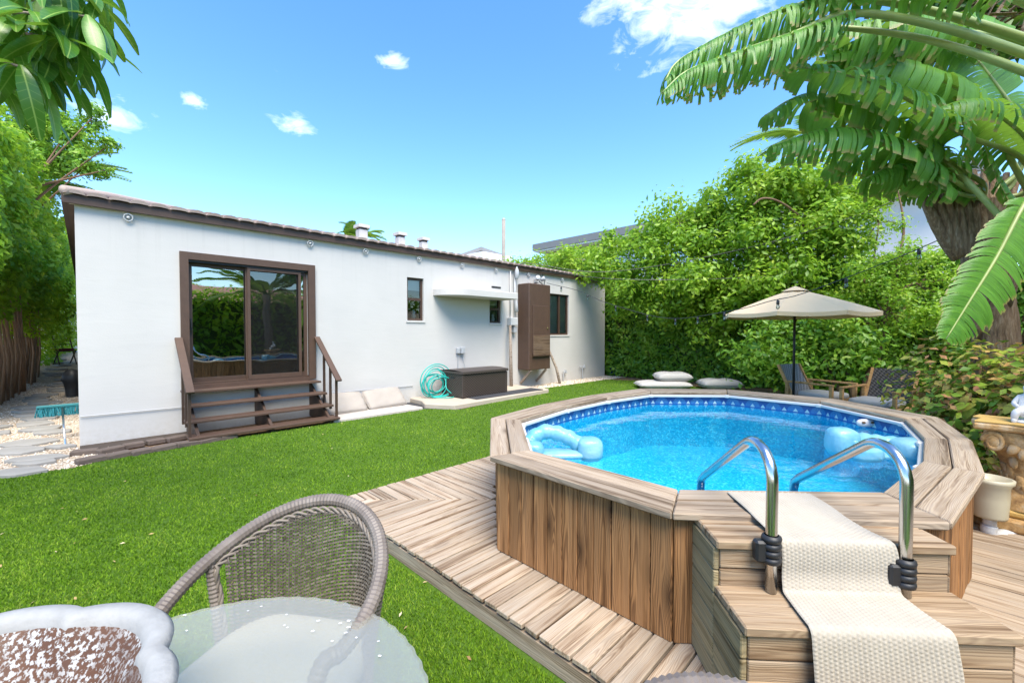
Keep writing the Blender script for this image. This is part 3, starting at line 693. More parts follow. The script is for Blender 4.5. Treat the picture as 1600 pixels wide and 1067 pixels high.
# things in the side passage
br = thing('push_broom', 'push broom with teal bristles leaning by the house corner', 'broom')
MB().tube([(-.09, .12, 0), (-.13, .75, .47)], .013, 8).build('broom_handle', M['steel'], br, smooth=True)
MB().box((-.13, .78, .50), (.52, .05, .04)).build('broom_block', m_plain('teal_block', (.02, .16, .17), .6), br, bevel=.008)
bb = MB()
for i in range(420):
    x = -.13 + random.uniform(-.26, .26); y = .78 + random.uniform(-.025, .025); bb.tube([(x, y, .48), (x + random.uniform(-.03, .03), y - .03 + random.uniform(-.02, .02), .36 + random.uniform(-.01, .01))], .003, 3, False)
bo = bb.build('bristles', M['tealbrush'], br); bo['kind'] = 'stuff'
bk = thing('covered_grill', 'black covered grill peeking out behind the house corner', 'grill', (-.12, 6.6, 0))
MB().lathe([(.12, .02), (.13, .2), (.16, .36), (.20, .42), (.17, .56), (.1, .66), (0, .7)], 16, mod=lambda a, z: 1 + .05 * math.sin(5 * a + z * 4)).build('cover', M['black'], bk, smooth=True)
fc = thing('folding_chair', 'wooden folding chair with red cushion far down the side path', 'chair', (-.40, 13.6, GR(13.6)), R(20))
for x in (-.22, .22):
    MB().bar((x, .25, 0), (x, -.22, .5), .03, .03).build('leg', M['brownpaint'], fc); MB().bar((x, -.25, 0), (x, .28, 1.02), .03, .03).build('leg', M['brownpaint'], fc)
MB().b2(-.23, .23, -.25, .22, .46, .50).build('seat', M['brownpaint'], fc); MB().blob((0, -.01, .535), (.23, .23, .04), 16, 6, .5).build('seat_cushion', M['red'], fc, smooth=True)
for z in (.72, .82, .92): MB().bar((-.22, .12 + (z - .7) * .5, z), (.22, .12 + (z - .7) * .5, z), .02, .07, (0, 1, 0)).build('back_slat', M['brownpaint'], fc)
ew = thing('garden_wall', 'white garden wall closing the far end of the side path', 'wall'); MB().b2(-6, .05, 17.6, 17.8, .4, 2.4).build('wall_panel', M['farwall'], ew)
MB().b2(-6, .05, 17.55, 17.85, 2.4, 2.46).build('coping', M['farwall'], ew)

# ------------------------------------------------------------------ deck
def poly_board(name, poly, z0, z1, mat, parent, ang, bevel=.004):
    """board with a polygonal outline; local x runs along the grain (ang)"""
    c = Vector((sum(p[0] for p in poly) / len(poly), sum(p[1] for p in poly) / len(poly), z1))
    Ri = Matrix.Rotation(-ang, 2)
    loc = [Ri @ Vector((p[0] - c.x, p[1] - c.y)) for p in poly]
    return MB().prism([(q.x, q.y) for q in loc], z0 - z1, 0).build(name, mat, parent, bevel=bevel, M=T(c) @ Matrix.Rotation(ang, 4, 'Z'))
def clip(poly, a, b, c):
    """keep a*x+b*y<=c"""
    out = []
    for i in range(len(poly)):
        p, q = poly[i - 1], poly[i]; dp, dq = a * p[0] + b * p[1] - c, a * q[0] + b * q[1] - c
        if dp <= 0: out.append(p)
        if dp * dq < 0:
            s_ = dp / (dp - dq); out.append((p[0] + (q[0] - p[0]) * s_, p[1] + (q[1] - p[1]) * s_))
    # rotate so that order is kept
    return out
DZ = .14
deck = thing('deck', 'weathered wooden deck wrapping round the raised pool', 'deck')
DX0, DY0 = 1.64, -4.76
BW, GAP = .098, .011
# near section: boards run along X, below the mitre line x - DX0 = -(y - DY0)
y = DY0
i = 0
while y > -11.2:
    xe = float(np.interp(y - BW / 2, [-8.43, -7.6, -6.39, -5.51], [2.80, 2.08, 2.08, 2.86]))
    poly = [(DX0 + random.uniform(-.006, .006), y - BW + GAP), (xe, y - BW + GAP), (xe, y), (DX0 + random.uniform(-.006, .006), y)]
    poly = clip(poly, 1, 1, DX0 + DY0 - .003)
    if len(poly) >= 3 and abs(sum(poly[k - 1][0] * poly[k][1] - poly[k][0] * poly[k - 1][1] for k in range(len(poly)))) > .002:
        poly_board('deck_board', poly, DZ - .026, DZ + random.uniform(-.002, .002), M['deck'], deck, 0.)
    y -= BW
x = DX0
while x < 4.6:
    ye = float(np.interp(x + BW / 2, [2.06, 2.87, 3.81, 4.7], [-6.36, -5.5, -5.34, -5.34]))
    poly = [(x, ye), (x + BW - GAP, ye), (x + BW - GAP, DY0 + random.uniform(-.006, .006)), (x, DY0)]
    poly = clip(poly, -1, -1, -(DX0 + DY0 + .003))
    if len(poly) >= 3 and abs(sum(poly[k - 1][0] * poly[k][1] - poly[k][0] * poly[k - 1][1] for k in range(len(poly)))) > .002:
        poly_board('deck_board', poly, DZ - .026, DZ + random.uniform(-.002, .002), M['deck'], deck, R(90))
    x += BW
x = 2.76
while x < 8.0:                                  # boards on the right of the pool
    poly_board('deck_board', [(x, -11.2), (x + .138, -11.2), (x + .138, -8.3), (x, -8.3)], DZ - .026, DZ + random.uniform(-.003, .003), M['rim'], deck, R(90)); x += .145
def hboard(name, a, b, z0, z1, th, mat, parent):
    a, b = Vector((*a, 0)), Vector((*b, 0)); d = b - a; L = d.length; an = math.atan2(d.y, d.x)
    return MB().b2(-L / 2, L / 2, -(z1 - z0) / 2, (z1 - z0) / 2, -th / 2, th / 2).build(name, mat, parent, bevel=.003, M=T(((a.x + b.x) / 2, (a.y + b.y) / 2, (z0 + z1) / 2)) @ Matrix.Rotation(an, 4, 'Z') @ RX(90))
scw = MB()
for b_ in list(deck.children):
    if b_.name.startswith('deck_board'):
        xs_ = [v.co.x for v in b_.data.vertices]
        for xe_ in (min(xs_) + .035, max(xs_) - .04):
            for ye_ in (-.026, .024):
                q_ = b_.matrix_local @ Vector((xe_ + random.uniform(-.006, .006), ye_, .0)); scw.lathe([(0, .0008), (.0042, .0008), (.0045, -.001)], 6, q_)
so_ = scw.build('screw_heads', M['black'], deck); so_['kind'] = 'stuff'
hboard('fascia_board', (DX0 + .02, DY0 - .01), (DX0 + .02, -8.0), .0, .098, .03, M['rim'], deck)
hboard('fascia_board', (DX0 + .02, -8.003), (DX0 + .02, -11.2), .0, .098, .03, M['rim'], deck)
hboard('fascia_board', (DX0 + .036, DY0 - .02), (4.6, DY0 - .02), .0, .098, .03, M['rim'], deck)
for y in (-5.4, -6.6, -7.8): MB().b2(DX0 + .04, 2.6, y - .02, y + .02, .0, DZ - .028).build('joist', M['soil_shade'], deck)  # joists near-black, so the shade in the board gaps sits in their colour
MB().b2(DX0 + .06, DX0 + .1, -11.1, DY0 - .06, .0, DZ - .028).build('joist', M['soil_shade'], deck)

# ------------------------------------------------------------------ pool
IN = [(-2.0, -.52), (-2.0, .52), (-1.30, 1.28), (-.42, 1.42), (.42, 1.42), (1.30, 1.28), (2.0, .52), (2.0, -.52), (1.30, -1.28), (.42, -1.42), (-.42, -1.42), (-1.30, -1.28)]
OUT = [(-2.30, -.62), (-2.29, .62), (-1.45, 1.53), (-.50, 1.68), (.50, 1.68), (1.52, 1.53), (2.30, .62), (2.30, -.62), (1.58, -1.52), (.55, -1.68), (-.49, -1.68), (-1.55, -1.52)]
lerp = lambda a, b, f: (a[0] + (b[0] - a[0]) * f, a[1] + (b[1] - a[1]) * f)
RZ0, RZ1 = .742, .78
pool = thing('pool', 'raised above-ground pool clad in brown boards with wooden rim', 'pool', PC)
NS = 12
def shrink(poly, e):
    """pull the ends of quad a0,a1 | b1,b0 together by e metres along the side"""
    a0, a1, b1, b0 = [Vector(p) for p in poly]; d = (a1 - a0).normalized(); d2 = (b1 - b0).normalized()
    return [tuple(a0 + d * e), tuple(a1 - d * e), tuple(b1 - d2 * e), tuple(b0 + d2 * e)]
for i in range(NS):
    j = (i + 1) % NS
    for f0, f1 in ((0, .488), (.512, 1)):
        q = shrink([lerp(IN[i], OUT[i], f0), lerp(IN[j], OUT[j], f0), lerp(IN[j], OUT[j], f1), lerp(IN[i], OUT[i], f1)], .0025)
        an = math.atan2(q[1][1] - q[0][1], q[1][0] - q[0][0])
        poly_board('rim_board', q, RZ0, RZ1 + random.uniform(-.001, .001), M['rim'], pool, an, .007)
# cladding boards below the rim
WP = [lerp(IN[i], OUT[i], .80) for i in range(NS)]
for i in range(NS):
    a, b = Vector(WP[i]), Vector(WP[(i + 1) % NS]); d = b - a; L = d.length; d.normalize(); n_ = max(4, round(L / .112)); bw = L / n_
    nn = Vector((d.y, -d.x));  nn = nn if nn.dot((a + b) / 2) > 0 else -nn
    for k in range(n_):
        c = a + d * (k + .5) * bw + nn * random.uniform(-.002, .002); an = math.atan2(d.y, d.x)
        MB().b2(-.30, .30, -(bw - .005) / 2, (bw - .005) / 2, -.01, .01).build('cladding_board', M['panel'], pool, bevel=.003, M=T((c.x, c.y, DZ + .302)) @ Matrix.Rotation(an, 4, 'Z') @ RX(90) @ RZ(90))
MB().add([(*lerp(IN[i], OUT[i], .72), z) for z in (.0, .741) for i in range(NS)], [(i, (i + 1) % NS, NS + (i + 1) % NS, NS + i) for i in range(NS)]).build('frame_skirt', M['soil_shade'], pool)
# white top rail and liner
LI = [lerp(IN[i], OUT[i], .08) for i in range(NS)]
tr = MB()
for i in range(NS):
    a, b = Vector((*lerp(IN[i], (0, 0), .004), .722)), Vector((*lerp(IN[(i + 1) % NS], (0, 0), .004), .722)); d = (b - a).normalized()
    tr.bar(a + d * .004, b - d * .004, .045, .032)
tr.build('top_rail', M['white'], pool, bevel=.006)
jc = MB()
for p in IN: jc.box((*lerp(p, (0, 0), .012), .722), (.055, .055, .04), rz=math.atan2(p[1], p[0]))
jc.build('rail_joint', M['white'], pool, bevel=.008)
def m_liner():
    m, t, out = newmat('blue_pool_liner'); uv = t('ShaderNodeUVMap').outputs[0]; sp = t('ShaderNodeSeparateXYZ', {0: uv}); u, v = sp.outputs[0], sp.outputs[1]
    tc = t('ShaderNodeTexCoord').outputs['Object']
    sprk = t('ShaderNodeTexVoronoi', {'Vector': tc, 'Scale': 60.}); sc = t('ShaderNodeSeparateColor', {0: sprk.outputs['Color']}).outputs[0]
    floor_c = t.ramp(sc, [(0, (.006, .30, .52)), (.45, (.012, .42, .66)), (.8, (.03, .55, .76)), (1, (.22, .76, .88))])
    n = t.noise(tc, 3., 4); floor_c = t.mix(t.math('MULTIPLY', n, .3), floor_c, (.01, .45, .68))
    # printed band: overlapping scale arcs and small pale triangles
    pu = t.math('FRACT', t.math('MULTIPLY', u, 1 / .24)); du = t.math('MULTIPLY', t.math('SUBTRACT', pu, .5), .24); dv = t.math('SUBTRACT', v, .615)
    rr = t.math('SQRT', t.math('ADD', t.math('MULTIPLY', du, du), t.math('MULTIPLY', dv, dv)))
    h1 = t.math('ABSOLUTE', t.math('SINE', t.math('MULTIPLY', t.math('ADD', du, dv), 300.))); h2 = t.math('ABSOLUTE', t.math('SINE', t.math('MULTIPLY', t.math('SUBTRACT', du, dv), 300.)))
    lines = t.math('MAXIMUM', t.step(h1, .30, .10), t.step(h2, .30, .10))
    arc = t.math('MULTIPLY', t.math('MULTIPLY', t.math('LESS_THAN', rr, .085), t.math('GREATER_THAN', dv, 0.)), lines)
    pt = t.math('FRACT', t.math('ADD', t.math('MULTIPLY', u, 1 / .12), .5)); dt = t.math('ABSOLUTE', t.math('MULTIPLY', t.math('SUBTRACT', pt, .5), .12))
    tri = t.math('MULTIPLY', t.math('LESS_THAN', dt, t.math('MULTIPLY', t.math('SUBTRACT', .655, v), .6)), t.math('GREATER_THAN', v, .612))
    band = t.mix(t.step(v, .56, .72), (.006, .13, .42), (.004, .035, .16))
    band = t.mix(t.math('MULTIPLY', arc, .75), band, (.12, .50, .72)); band = t.mix(t.math('MULTIPLY', tri, .8), band, (.50, .66, .62))
    c = t.mix(t.step(v, .585, .595), floor_c, band)
    pbr(t, out, c, .35); return m
M['liner'] = m_liner()
me = MB(); per = [0]
for i in range(NS): per.append(per[-1] + (Vector(LI[(i + 1) % NS]) - Vector(LI[i])).length)
vs = []; uvs = []
for i in range(NS):
    a, b = LI[i], LI[(i + 1) % NS]; o = len(me.v)
    me.add([(*a, .02), (*b, .02), (*b, .74), (*a, .74)], [(0, 1, 2, 3)]); uvs += [(per[i], .02), (per[i + 1], .02), (per[i + 1], .74), (per[i], .74)]
o = len(me.v); me.add([(*p, .021) for p in LI], [tuple(range(NS))]); uvs += [(0, 0)] * NS
lm = bpy.data.meshes.new('liner'); lm.from_pydata(me.v, [], me.f); ul = lm.uv_layers.new(name='UVMap')
for lp in lm.loops: ul.data[lp.index].uv = uvs[lp.vertex_index]
lm.materials.append(M['liner']); link(lm, 'liner', pool)
def m_water():
    m, t, out = newmat('pool_water'); tc = t('ShaderNodeTexCoord').outputs['Object']
    h = t.math('ADD', t.noise(tc, 2.2, 3, .5, .6), t.math('MULTIPLY', t.noise(tc, 14., 2), .12))
    bn = t('ShaderNodeBump', {'Height': h, 'Strength': .16, 'Distance': .06})
    gl = t('ShaderNodeBsdfGlossy', {0: (1, 1, 1), 'Roughness': .02, 'Normal': bn.outputs[0]})
    tr_ = t('ShaderNodeBsdfTransparent', {0: (.66, .92, .98)}); fr = t('ShaderNodeFresnel', {0: 1.33, 'Normal': bn.outputs[0]})
    mx = t('ShaderNodeMixShader', {0: fr.outputs[0], 1: tr_.outputs[0], 2: gl.outputs[0]}); t.nt.links.new(mx.outputs[0], out.inputs[0]); return m
WZ = .605
wt = MB().add([(PC.x + p[0], PC.y + p[1], WZ) for p in LI[::-1]], [tuple(range(NS))]).build('water', m_water()); tag(wt, kind='structure')
# inflatable floats
def m_float():
    m, t, out = newmat('blue_vinyl'); tc = t('ShaderNodeTexCoord').outputs['Object']
    c = t.mix(t.step(t.noise(tc, 5., 4), .35, .7), (.16, .48, .62), (.42, .70, .78))
    p = t('ShaderNodeBsdfPrincipled', {'Base Color': c, 'Roughness': .3, 'Coat Weight': .15}); tl = t('ShaderNodeBsdfTranslucent', {0: (.2, .7, .85)})
    bn = t('ShaderNodeBump', {'Height': t.noise(tc, 18., 4), 'Strength': .5, 'Distance': .02}); t.nt.links.new(bn.outputs[0], p.inputs['Normal'])
    mx = t('ShaderNodeMixShader', {0: .35, 1: p.outputs[0], 2: tl.outputs[0]}); t.nt.links.new(mx.outputs[0], out.inputs[0]); return m
M['float'] = m_float()
def wrinkle_tube(pts, rad, n=14):
    mb = MB().tube(smooth_path(pts, 6), [rad * (1 + .10 * math.sin(i * 1.7)) for i in range((len(pts) - 1) * 6 + 1)], n); return mb
def infl(label, Mx, pts, rad, ends, bar):
    f = thing('pool_float', label, 'pool float', group='blue inflatable floats in the pool')
    wrinkle_tube(pts, rad).build('float_tube', M['float'], f, smooth=True)
    for c, r in ends: MB().blob(c, r, 18, 12, .6, .025).build('float_pillow', M['float'], f, smooth=True)
    MB().blob(bar[0], bar[1], 16, 8, .6).build('float_seat', M['float'], f, smooth=True)
    f.matrix_world = Mx; return f
def SM(x, d, z, rz=0): return T(S(x, d, z)) @ Matrix.Rotation(R(-45.3 + rz), 4, 'Z')
infl('arched blue inflatable float at the house end of the pool', SM(.36, 3.42, WZ), [(-.22, 0, .02), (-.20, .06, .10), (-.08, .10, .16), (.08, .08, .13), (.20, .02, .07)], .062,
     [((-.20, -.02, .03), (.10, .09, .08)), ((.27, -.02, .05), (.10, .10, .095))], ((.04, -.02, .01), (.22, .10, .028)))
infl('crumpled blue inflatable float at the bush end of the pool', SM(3.02, 3.48, WZ), [(-.26, -.05, .06), (-.12, .04, .09), (.05, .06, .07), (.22, 0, .06)], .06,
     [((-.27, .02, .08), (.11, .10, .12)), ((-.20, -.12, .02), (.13, .08, .06)), ((.25, -.08, .03), (.17, .14, .10))], ((.02, -.06, .0), (.26, .10, .02)))
sk = thing('skimmer_plate', 'white skimmer plate on the far pool wall', 'skimmer', (PC.x + 1.53, PC.y - .98, .655), math.atan2(1.28 - .52, -(.7)) )
MB().blob((0, 0, 0), (.095, .03, .042), 14, 8, .8).build('plate', M['white'], sk, smooth=True)
for x in (-.045, .04): MB().blob((x, -.024, .008), (.022, .012, .014), 8, 6).build('port', M['bark'], sk, smooth=True); MB().blob((x, .024, .008), (.022, .012, .014), 8, 6).build('port', M['bark'], sk, smooth=True)

# ------------------------------------------------------------------ pool steps, rails, runner
D_, N_ = Vector((.665, -.747, 0)), Vector((-.747, -.665, 0)); P2 = Vector((1.98, -7.62, 0))
sm = Matrix(((D_.x, N_.x, 0, P2.x), (D_.y, N_.y, 0, P2.y), (0, 0, 1, 0), (0, 0, 0, 1)))
ps = thing('pool_steps', 'wooden box steps leading up to the pool rim', 'steps'); ps.matrix_world = sm @ Matrix.Diagonal((1, -1, 1, 1)) if False else sm
XA, XB = .135, 1.03
def sb_(name, x0, x1, n0, n1, z0, z1, mat, vert=False):
    """board in step space; grain along x, or along n for the side boards"""
    c = T(((x0 + x1) / 2, (n0 + n1) / 2, (z0 + z1) / 2)); sx, sn, sz = x1 - x0, n1 - n0, z1 - z0
    if vert: return MB().box((0, 0, 0), (sn, sz, sx)).build(name, mat, ps, bevel=.004, M=c @ Matrix(((0, 0, 1, 0), (1, 0, 0, 0), (0, 1, 0, 0), (0, 0, 0, 1))))
    if sn < sz: return MB().box((0, 0, 0), (sx, sz, sn)).build(name, mat, ps, bevel=.004, M=c @ Matrix(((1, 0, 0, 0), (0, 0, -1, 0), (0, 1, 0, 0), (0, 0, 0, 1))))
    return MB().box((0, 0, 0), (sx, sn, sz)).build(name, mat, ps, bevel=.006, M=c)
for zt, n0, n1 in ((.752, -.13, .185), (.562, .165, .42), (.36, .40, .66)):
    m_ = (n0 + n1) / 2
    sb_('tread_board', XA - .02, XB + .01, n0, m_ - .003, zt - .036, zt, M['step']); sb_('tread_board', XA - .02, XB + .012, m_ + .003, n1, zt - .036, zt + .001, M['step'])
for n1, zs in ((.168, (.525, .63, .714)), (.402, (.145, .335, .430, .524)), (.642, (.145, .235, .322))):
    for a, b in zip(zs[:-1], zs[1:]): sb_('riser_board', XA, XB - .004, n1 - .025, n1, a + .003, b - .001, M['step'])
for (n0, n1, za, zb) in ((-.12, .166, .145, .24), (-.12, .166, .243, .335), (-.12, .166, .338, .43), (-.12, .166, .433, .524), (-.12, .166, .527, .62), (-.12, .166, .623, .714),
                         (.169, .40, .145, .24), (.169, .40, .243, .335), (.169, .40, .338, .43), (.169, .40, .433, .524), (.403, .64, .145, .235), (.403, .64, .238, .322)):
    sb_('side_board', XA - .026, XA - .003, n0, n1, za, zb, M['stepside'], True); sb_('side_board', XB - .003, XB + .006, n0, n1, za, zb, M['step'], True)
def handrail(label, xs, clamp):
    t_ = thing('pool_handrail', label, 'handrail', group='stainless pool handrails')
    p = lambda n, z: P2 + D_ * xs + N_ * n + Vector((0, 0, z))
    path = [p(.205, .565), p(.205, .80), p(.205, 1.0)] + [p(.205 - .13 * (1 - math.cos(a)), 1.0 + .13 * math.sin(a)) for a in np.linspace(.2, 2.12, 9)]
    path += [p(-.46, .80), p(-.50, .765), p(-.515, .70), p(-.515, .30), p(-.515, .03)]
    MB().tube(path, .0215, 14).build('rail_tube', M['steel'], t_, smooth=True)
    c = MB()
    for k in range(4): c.lathe([(.025, 0), (.034, .006), (.036, .016), (.034, .024), (.025, .03)], 16, p(.205, clamp + k * .028), mod=lambda a, z: 1 + .12 * abs(math.cos(a)))
    c.build('clamp', M['black'], t_, smooth=True)
    q = p(.205, clamp + .05); MB().box(q - D_ * .045, (.045, .04, .085), rz=math.atan2(D_.y, D_.x)).build('clamp_bracket', M['black'], t_, bevel=.008)
handrail('stainless pool handrail nearer the lawn, left of the woven runner', .318, .68)
handrail('stainless pool handrail right of the woven runner', .828, .60)
def m_runner():
    m, t, out = newmat('cream_cotton'); tc = t('ShaderNodeTexCoord').outputs['Object']
    c = t.mix(t.noise(tc, 12., 5), (.37, .325, .265), (.46, .415, .345)); pbr(t, out, c, .95, t.noise(tc, 300., 3), .3, .004, **{'Specular IOR Level': .1}); return m
def runner():
    prof = [(-.26, .785), (-.06, .786), (.10, .767), (.178, .764), (.197, .750), (.205, .70), (.206, .64), (.215, .60), (.232, .575), (.30, .573), (.40, .574), (.424, .570), (.438, .545), (.445, .45), (.448, .36), (.456, .25), (.462, .16)]
    pts = [Vector((0, n, z)) for n, z in prof]; path = smooth_path(pts, 8); L = [0]
    for a, b in zip(path[:-1], path[1:]): L.append(L[-1] + (b - a).length)
    tot = L[-1]; NU, NV = 110, 300; V = []
    La = np.array(L); Y = np.array([p.y for p in path]); Z = np.array([p.z for p in path])
    for j in range(NV + 1):
        s_ = tot * j / NV; y = np.interp(s_, La, Y); z = np.interp(s_, La, Z); e = .004; ty = np.interp(s_ + e, La, Y) - np.interp(s_ - e, La, Y); tz_ = np.interp(s_ + e, La, Z) - np.interp(s_ - e, La, Z); ln = math.hypot(ty, tz_) + 1e-9
        ny, nz = -tz_ / ln, ty / ln
        if nz < 0 and abs(nz) > .5: ny, nz = -ny, -nz
        x0 = .352 - .05 * max(0, y - .15) - .01 * math.sin(s_ * 9); wd = .405 + .075 * max(0, min(1, (y - .0) / .42)) + .006 * math.sin(s_ * 14)
        for i in range(NU + 1):
            u = i / NU; bumpv = .0065 * abs(math.sin(math.pi * u * 29)) * (.35 + .65 * abs(math.sin(math.pi * j / NV * 84 + (int(u * 29) % 2) * 1.57)))
            wob = .004 * math.sin(u * 5 + s_ * 6) * math.sin(s_ * 11)
            h = bumpv + max(0, wob) + .002
            V.append((x0 + wd * u, y + ny * h, z + nz * h))
    W_ = NU + 1; F = [(j * W_ + i, j * W_ + i + 1, (j + 1) * W_ + i + 1, (j + 1) * W_ + i) for j in range(NV) for i in range(NU)]
    mb = MB(); mb.v = V; mb.f = F
    o = mb.build('bath_runner', m_runner(), None, smooth=True); o.matrix_world = sm
    tag(o, 'cream woven runner draped down the pool steps between the rails', 'runner')
runner()
# skimmer pot, pipe
pk = thing('filter_pot', 'cream plastic filter pot hung beside the pool wall', 'filter', (4.75, -8.76, -.07))
MB().lathe([(0, .325), (.088, .325), (.092, .34), (.098, .45), (.0985, .455), (.100, .56), (.120, .585), (.122, .61), (.10, .615), (.098, .58), (0, .57)], 28).build('pot_shell', M['cream'], pk, smooth=True)
MB().tube([(0, 0, .33), (0, 0, .255)], .038, 14).tube(smooth_path([(0, 0, .26), (0, 0, .21), (.05, -.05, .185), (.12, -.12, .185)], 4), .045, 14).build('elbow', M['white'], pk, smooth=True)
MB().tube([(.1, -.1, .185), (1.2, -1.0, .185)], .03, 14).build('pipe', M['white'], pk, smooth=True)
def Q(px, py, d):
    """bearing helper: survey sheet coordinates (1600 wide) and distance -> site position"""
    return S((px - 800) / 660 * d, d, 1.6 + (518.5 - py) / 660 * d)
YAW = R(-45.3)
# ------------------------------------------------------------------ carved pedestal with statue
def m_stone():
    m, t, out = newmat('ochre_carved_stone'); tc = t('ShaderNodeTexCoord').outputs['Object']
    a = t.noise(tc, 9., 5, .6); c = t.ramp(a, [(.3, (.20, .10, .035)), (.5, (.47, .27, .10)), (.7, (.56, .43, .27))])
    pbr(t, out, c, .85, t.noise(tc, 40., 5), .6, .01); return m
M['ochre'] = m_stone(); M['ochretop'] = m_plain('ochre_top', (.56, .34, .09), .7, .15, 9, .3, 60)
pd = thing('pedestal', 'ochre carved scroll pedestal standing by the leafy bush', 'pedestal', S(3.84, 3.12, DZ), YAW + R(-50)); pd.scale = (.74, .74, .97)
MB().prism([(-.36, -.26), (-.30, -.30), (.30, -.30), (.36, -.26), (.36, .22), (-.36, .22)], 0, .10).build('plinth', M['ochre'], pd, bevel=.02)
MB().prism([(-.33, -.24), (.33, -.24), (.33, .2), (-.33, .2)], .10, .16).build('plinth_moulding', M['ochretop'], pd, bevel=.02)
pr_ = [(-.30, .16), (-.27, .24), (-.20, .32), (-.17, .42), (-.20, .52), (-.26, .60), (-.31, .68), (-.30, .74)]
body = MB()
body.grid(lambda u, v: (np.interp(v, np.linspace(0, 1, 8), [p[0] for p in pr_]) * math.cos(math.pi * u) , -.16 * math.sin(math.pi * u) * abs(np.interp(v, np.linspace(0, 1, 8), [p[0] for p in pr_])) / .2, np.interp(v, np.linspace(0, 1, 8), [p[1] for p in pr_])), 20, 24)
body.b2(-.15, .15, -.02, .12, .16, .74)
body.build('shaft', M['ochre'], pd, smooth=True)
def spiral(c, r, turns, th, flip=1):
    pts = []; n = int(turns * 16)
    for i in range(n + 1):
        a = i / 16 * 2 * math.pi; rr = r * (1 - .88 * i / n); pts.append((c[0] + flip * rr * math.cos(a), c[1], c[2] + rr * math.sin(a)))
    return pts, [th * (1 - .5 * i / n) for i in range(n + 1)]
for cx_, cz_, r_, fl_ in ((-.23, .655, .075, -1), (.23, .655, .075, 1), (-.24, .235, .065, -1), (.24, .235, .065, 1)):
    p_, t_ = spiral((cx_, -.20, cz_), r_, 2.2, .022, fl_); MB().tube(p_, t_, 8).blob((cx_, -.17, cz_), (r_ * .9, .05, r_ * .9), 12, 8).build('scroll', M['ochre'], pd, smooth=True)
for k in range(26):
    a = random.uniform(.25, math.pi - .25); z = random.uniform(.22, .70); rr = np.interp(z, [.16, .3, .42, .55, .7], [.27, .2, .16, .22, .3])
    MB().blob((0, 0, 0), (.045, .022, .065), 8, 6, 1.2).build('acanthus_leaf', M['ochre'], pd, smooth=True, M=T((-rr * math.cos(a), -.165 * rr / .2 * math.sin(a) - .01, z)) @ Matrix.Rotation(a - math.pi / 2, 4, 'Z') @ RY(random.uniform(-50, 50)) @ RX(random.uniform(-25, 25)))
top = [(-.36, .24), (-.40, .05), (-.335, -.02), (-.375, -.27), (-.12, -.24), (0, -.29), (.12, -.24), (.375, -.27), (.335, -.02), (.40, .05), (.36, .24)]
MB().prism(top, .745, .80).build('top_slab', M['ochre'], pd, bevel=.015); MB().prism([(x * .97, y * .97) for x, y in top], .801, .815).build('top_surface', M['ochretop'], pd, bevel=.004)
sta = thing('statue', 'small white seated cherub statue on the ochre pedestal', 'statue', S(3.83, 3.12, DZ + .792), YAW + R(-50)); sta.scale = (.62, .62, .75)
def skin_figure(name, V, E_, rad, mat, parent, sub=2):
    me = bpy.data.meshes.new(name); me.from_pydata(V, E_, []); me.materials.append(mat); o = link(me, name, parent)
    md = o.modifiers.new('Skin', 'SKIN'); me.skin_vertices[0].data[0].use_root = True
    for i, r in enumerate(rad): me.skin_vertices[0].data[i].radius = (r, r)
    s_ = o.modifiers.new('Subsurf', 'SUBSURF'); s_.levels = s_.render_levels = sub; md.use_smooth_shade = True; return o
skin_figure('figure', [(0, .02, .08), (0, .03, .17), (0, .02, .24), (0, .0, .275), (0, -.01, .33), (-.07, .02, .235), (-.12, -.02, .17), (-.08, -.09, .15), (.07, .02, .235), (.12, -.02, .17), (.08, -.09, .15), (-.07, -.07, .09), (-.10, -.14, .10), (-.11, -.14, .015), (-.11, -.19, .012), (.07, -.07, .09), (.10, -.14, .10), (.11, -.14, .015), (.11, -.19, .012), (0, -.02, .37)],
    [(0, 1), (1, 2), (2, 3), (3, 4), (4, 19), (2, 5), (5, 6), (6, 7), (2, 8), (8, 9), (9, 10), (0, 11), (11, 12), (12, 13), (13, 14), (0, 15), (15, 16), (16, 17), (17, 18)],
    [.075, .07, .055, .03, .06, .035, .027, .02, .035, .027, .02, .05, .042, .028, .022, .05, .042, .028, .022, .045], M['white'], sta)
MB().blob((0, .0, .005), (.13, .17, .02), 16, 6, .6).build('statue_base', M['white'], sta, smooth=True)

# ------------------------------------------------------------------ wicker chairs, table, bowl
def m_wick():
    m, t, out = newmat('grey_brown_wicker'); g = t('ShaderNodeNewGeometry'); tc = t('ShaderNodeTexCoord').outputs['Object']
    f = t.math('ADD', t.math('MULTIPLY', g.outputs['Random Per Island'], .5), t.math('MULTIPLY', t.noise(tc, 22., 4), .5))
    c = t.ramp(f, [(.2, (.09, .073, .057)), (.5, (.17, .14, .112)), (.8, (.25, .213, .177))]); pbr(t, out, c, .6, t.noise(tc, 120., 2), .2, .003); return m
def m_wrap():
    m, t, out = newmat('wrapped_wicker'); tc = t('ShaderNodeTexCoord').outputs['Object']
    c = t.ramp(t.noise(tc, 8., 3), [(.3, (.12, .095, .08)), (.55, (.18, .148, .124)), (.8, (.25, .217, .192))]); pbr(t, out, c, .55); return m
M['wick'] = m_wick(); M['wrap'] = m_wrap()
RX_, RY_ = .35, .36
def rim_z(th): return .645 + .26 * max(0, math.cos(th * .62)) ** 2.2
def rimp(th, k=1., z=None): return Vector((RX_ * k * math.sin(th), RY_ * k * math.cos(th), rim_z(th) if z is None else z))
def wrapped(pts, r, name, parent):
    path = smooth_path(pts, 1); n = len(pts)
    return MB().tube(pts, [r * (1.0 if i % 2 else .86) for i in range(n)], 10).build(name, M['wrap'], parent)
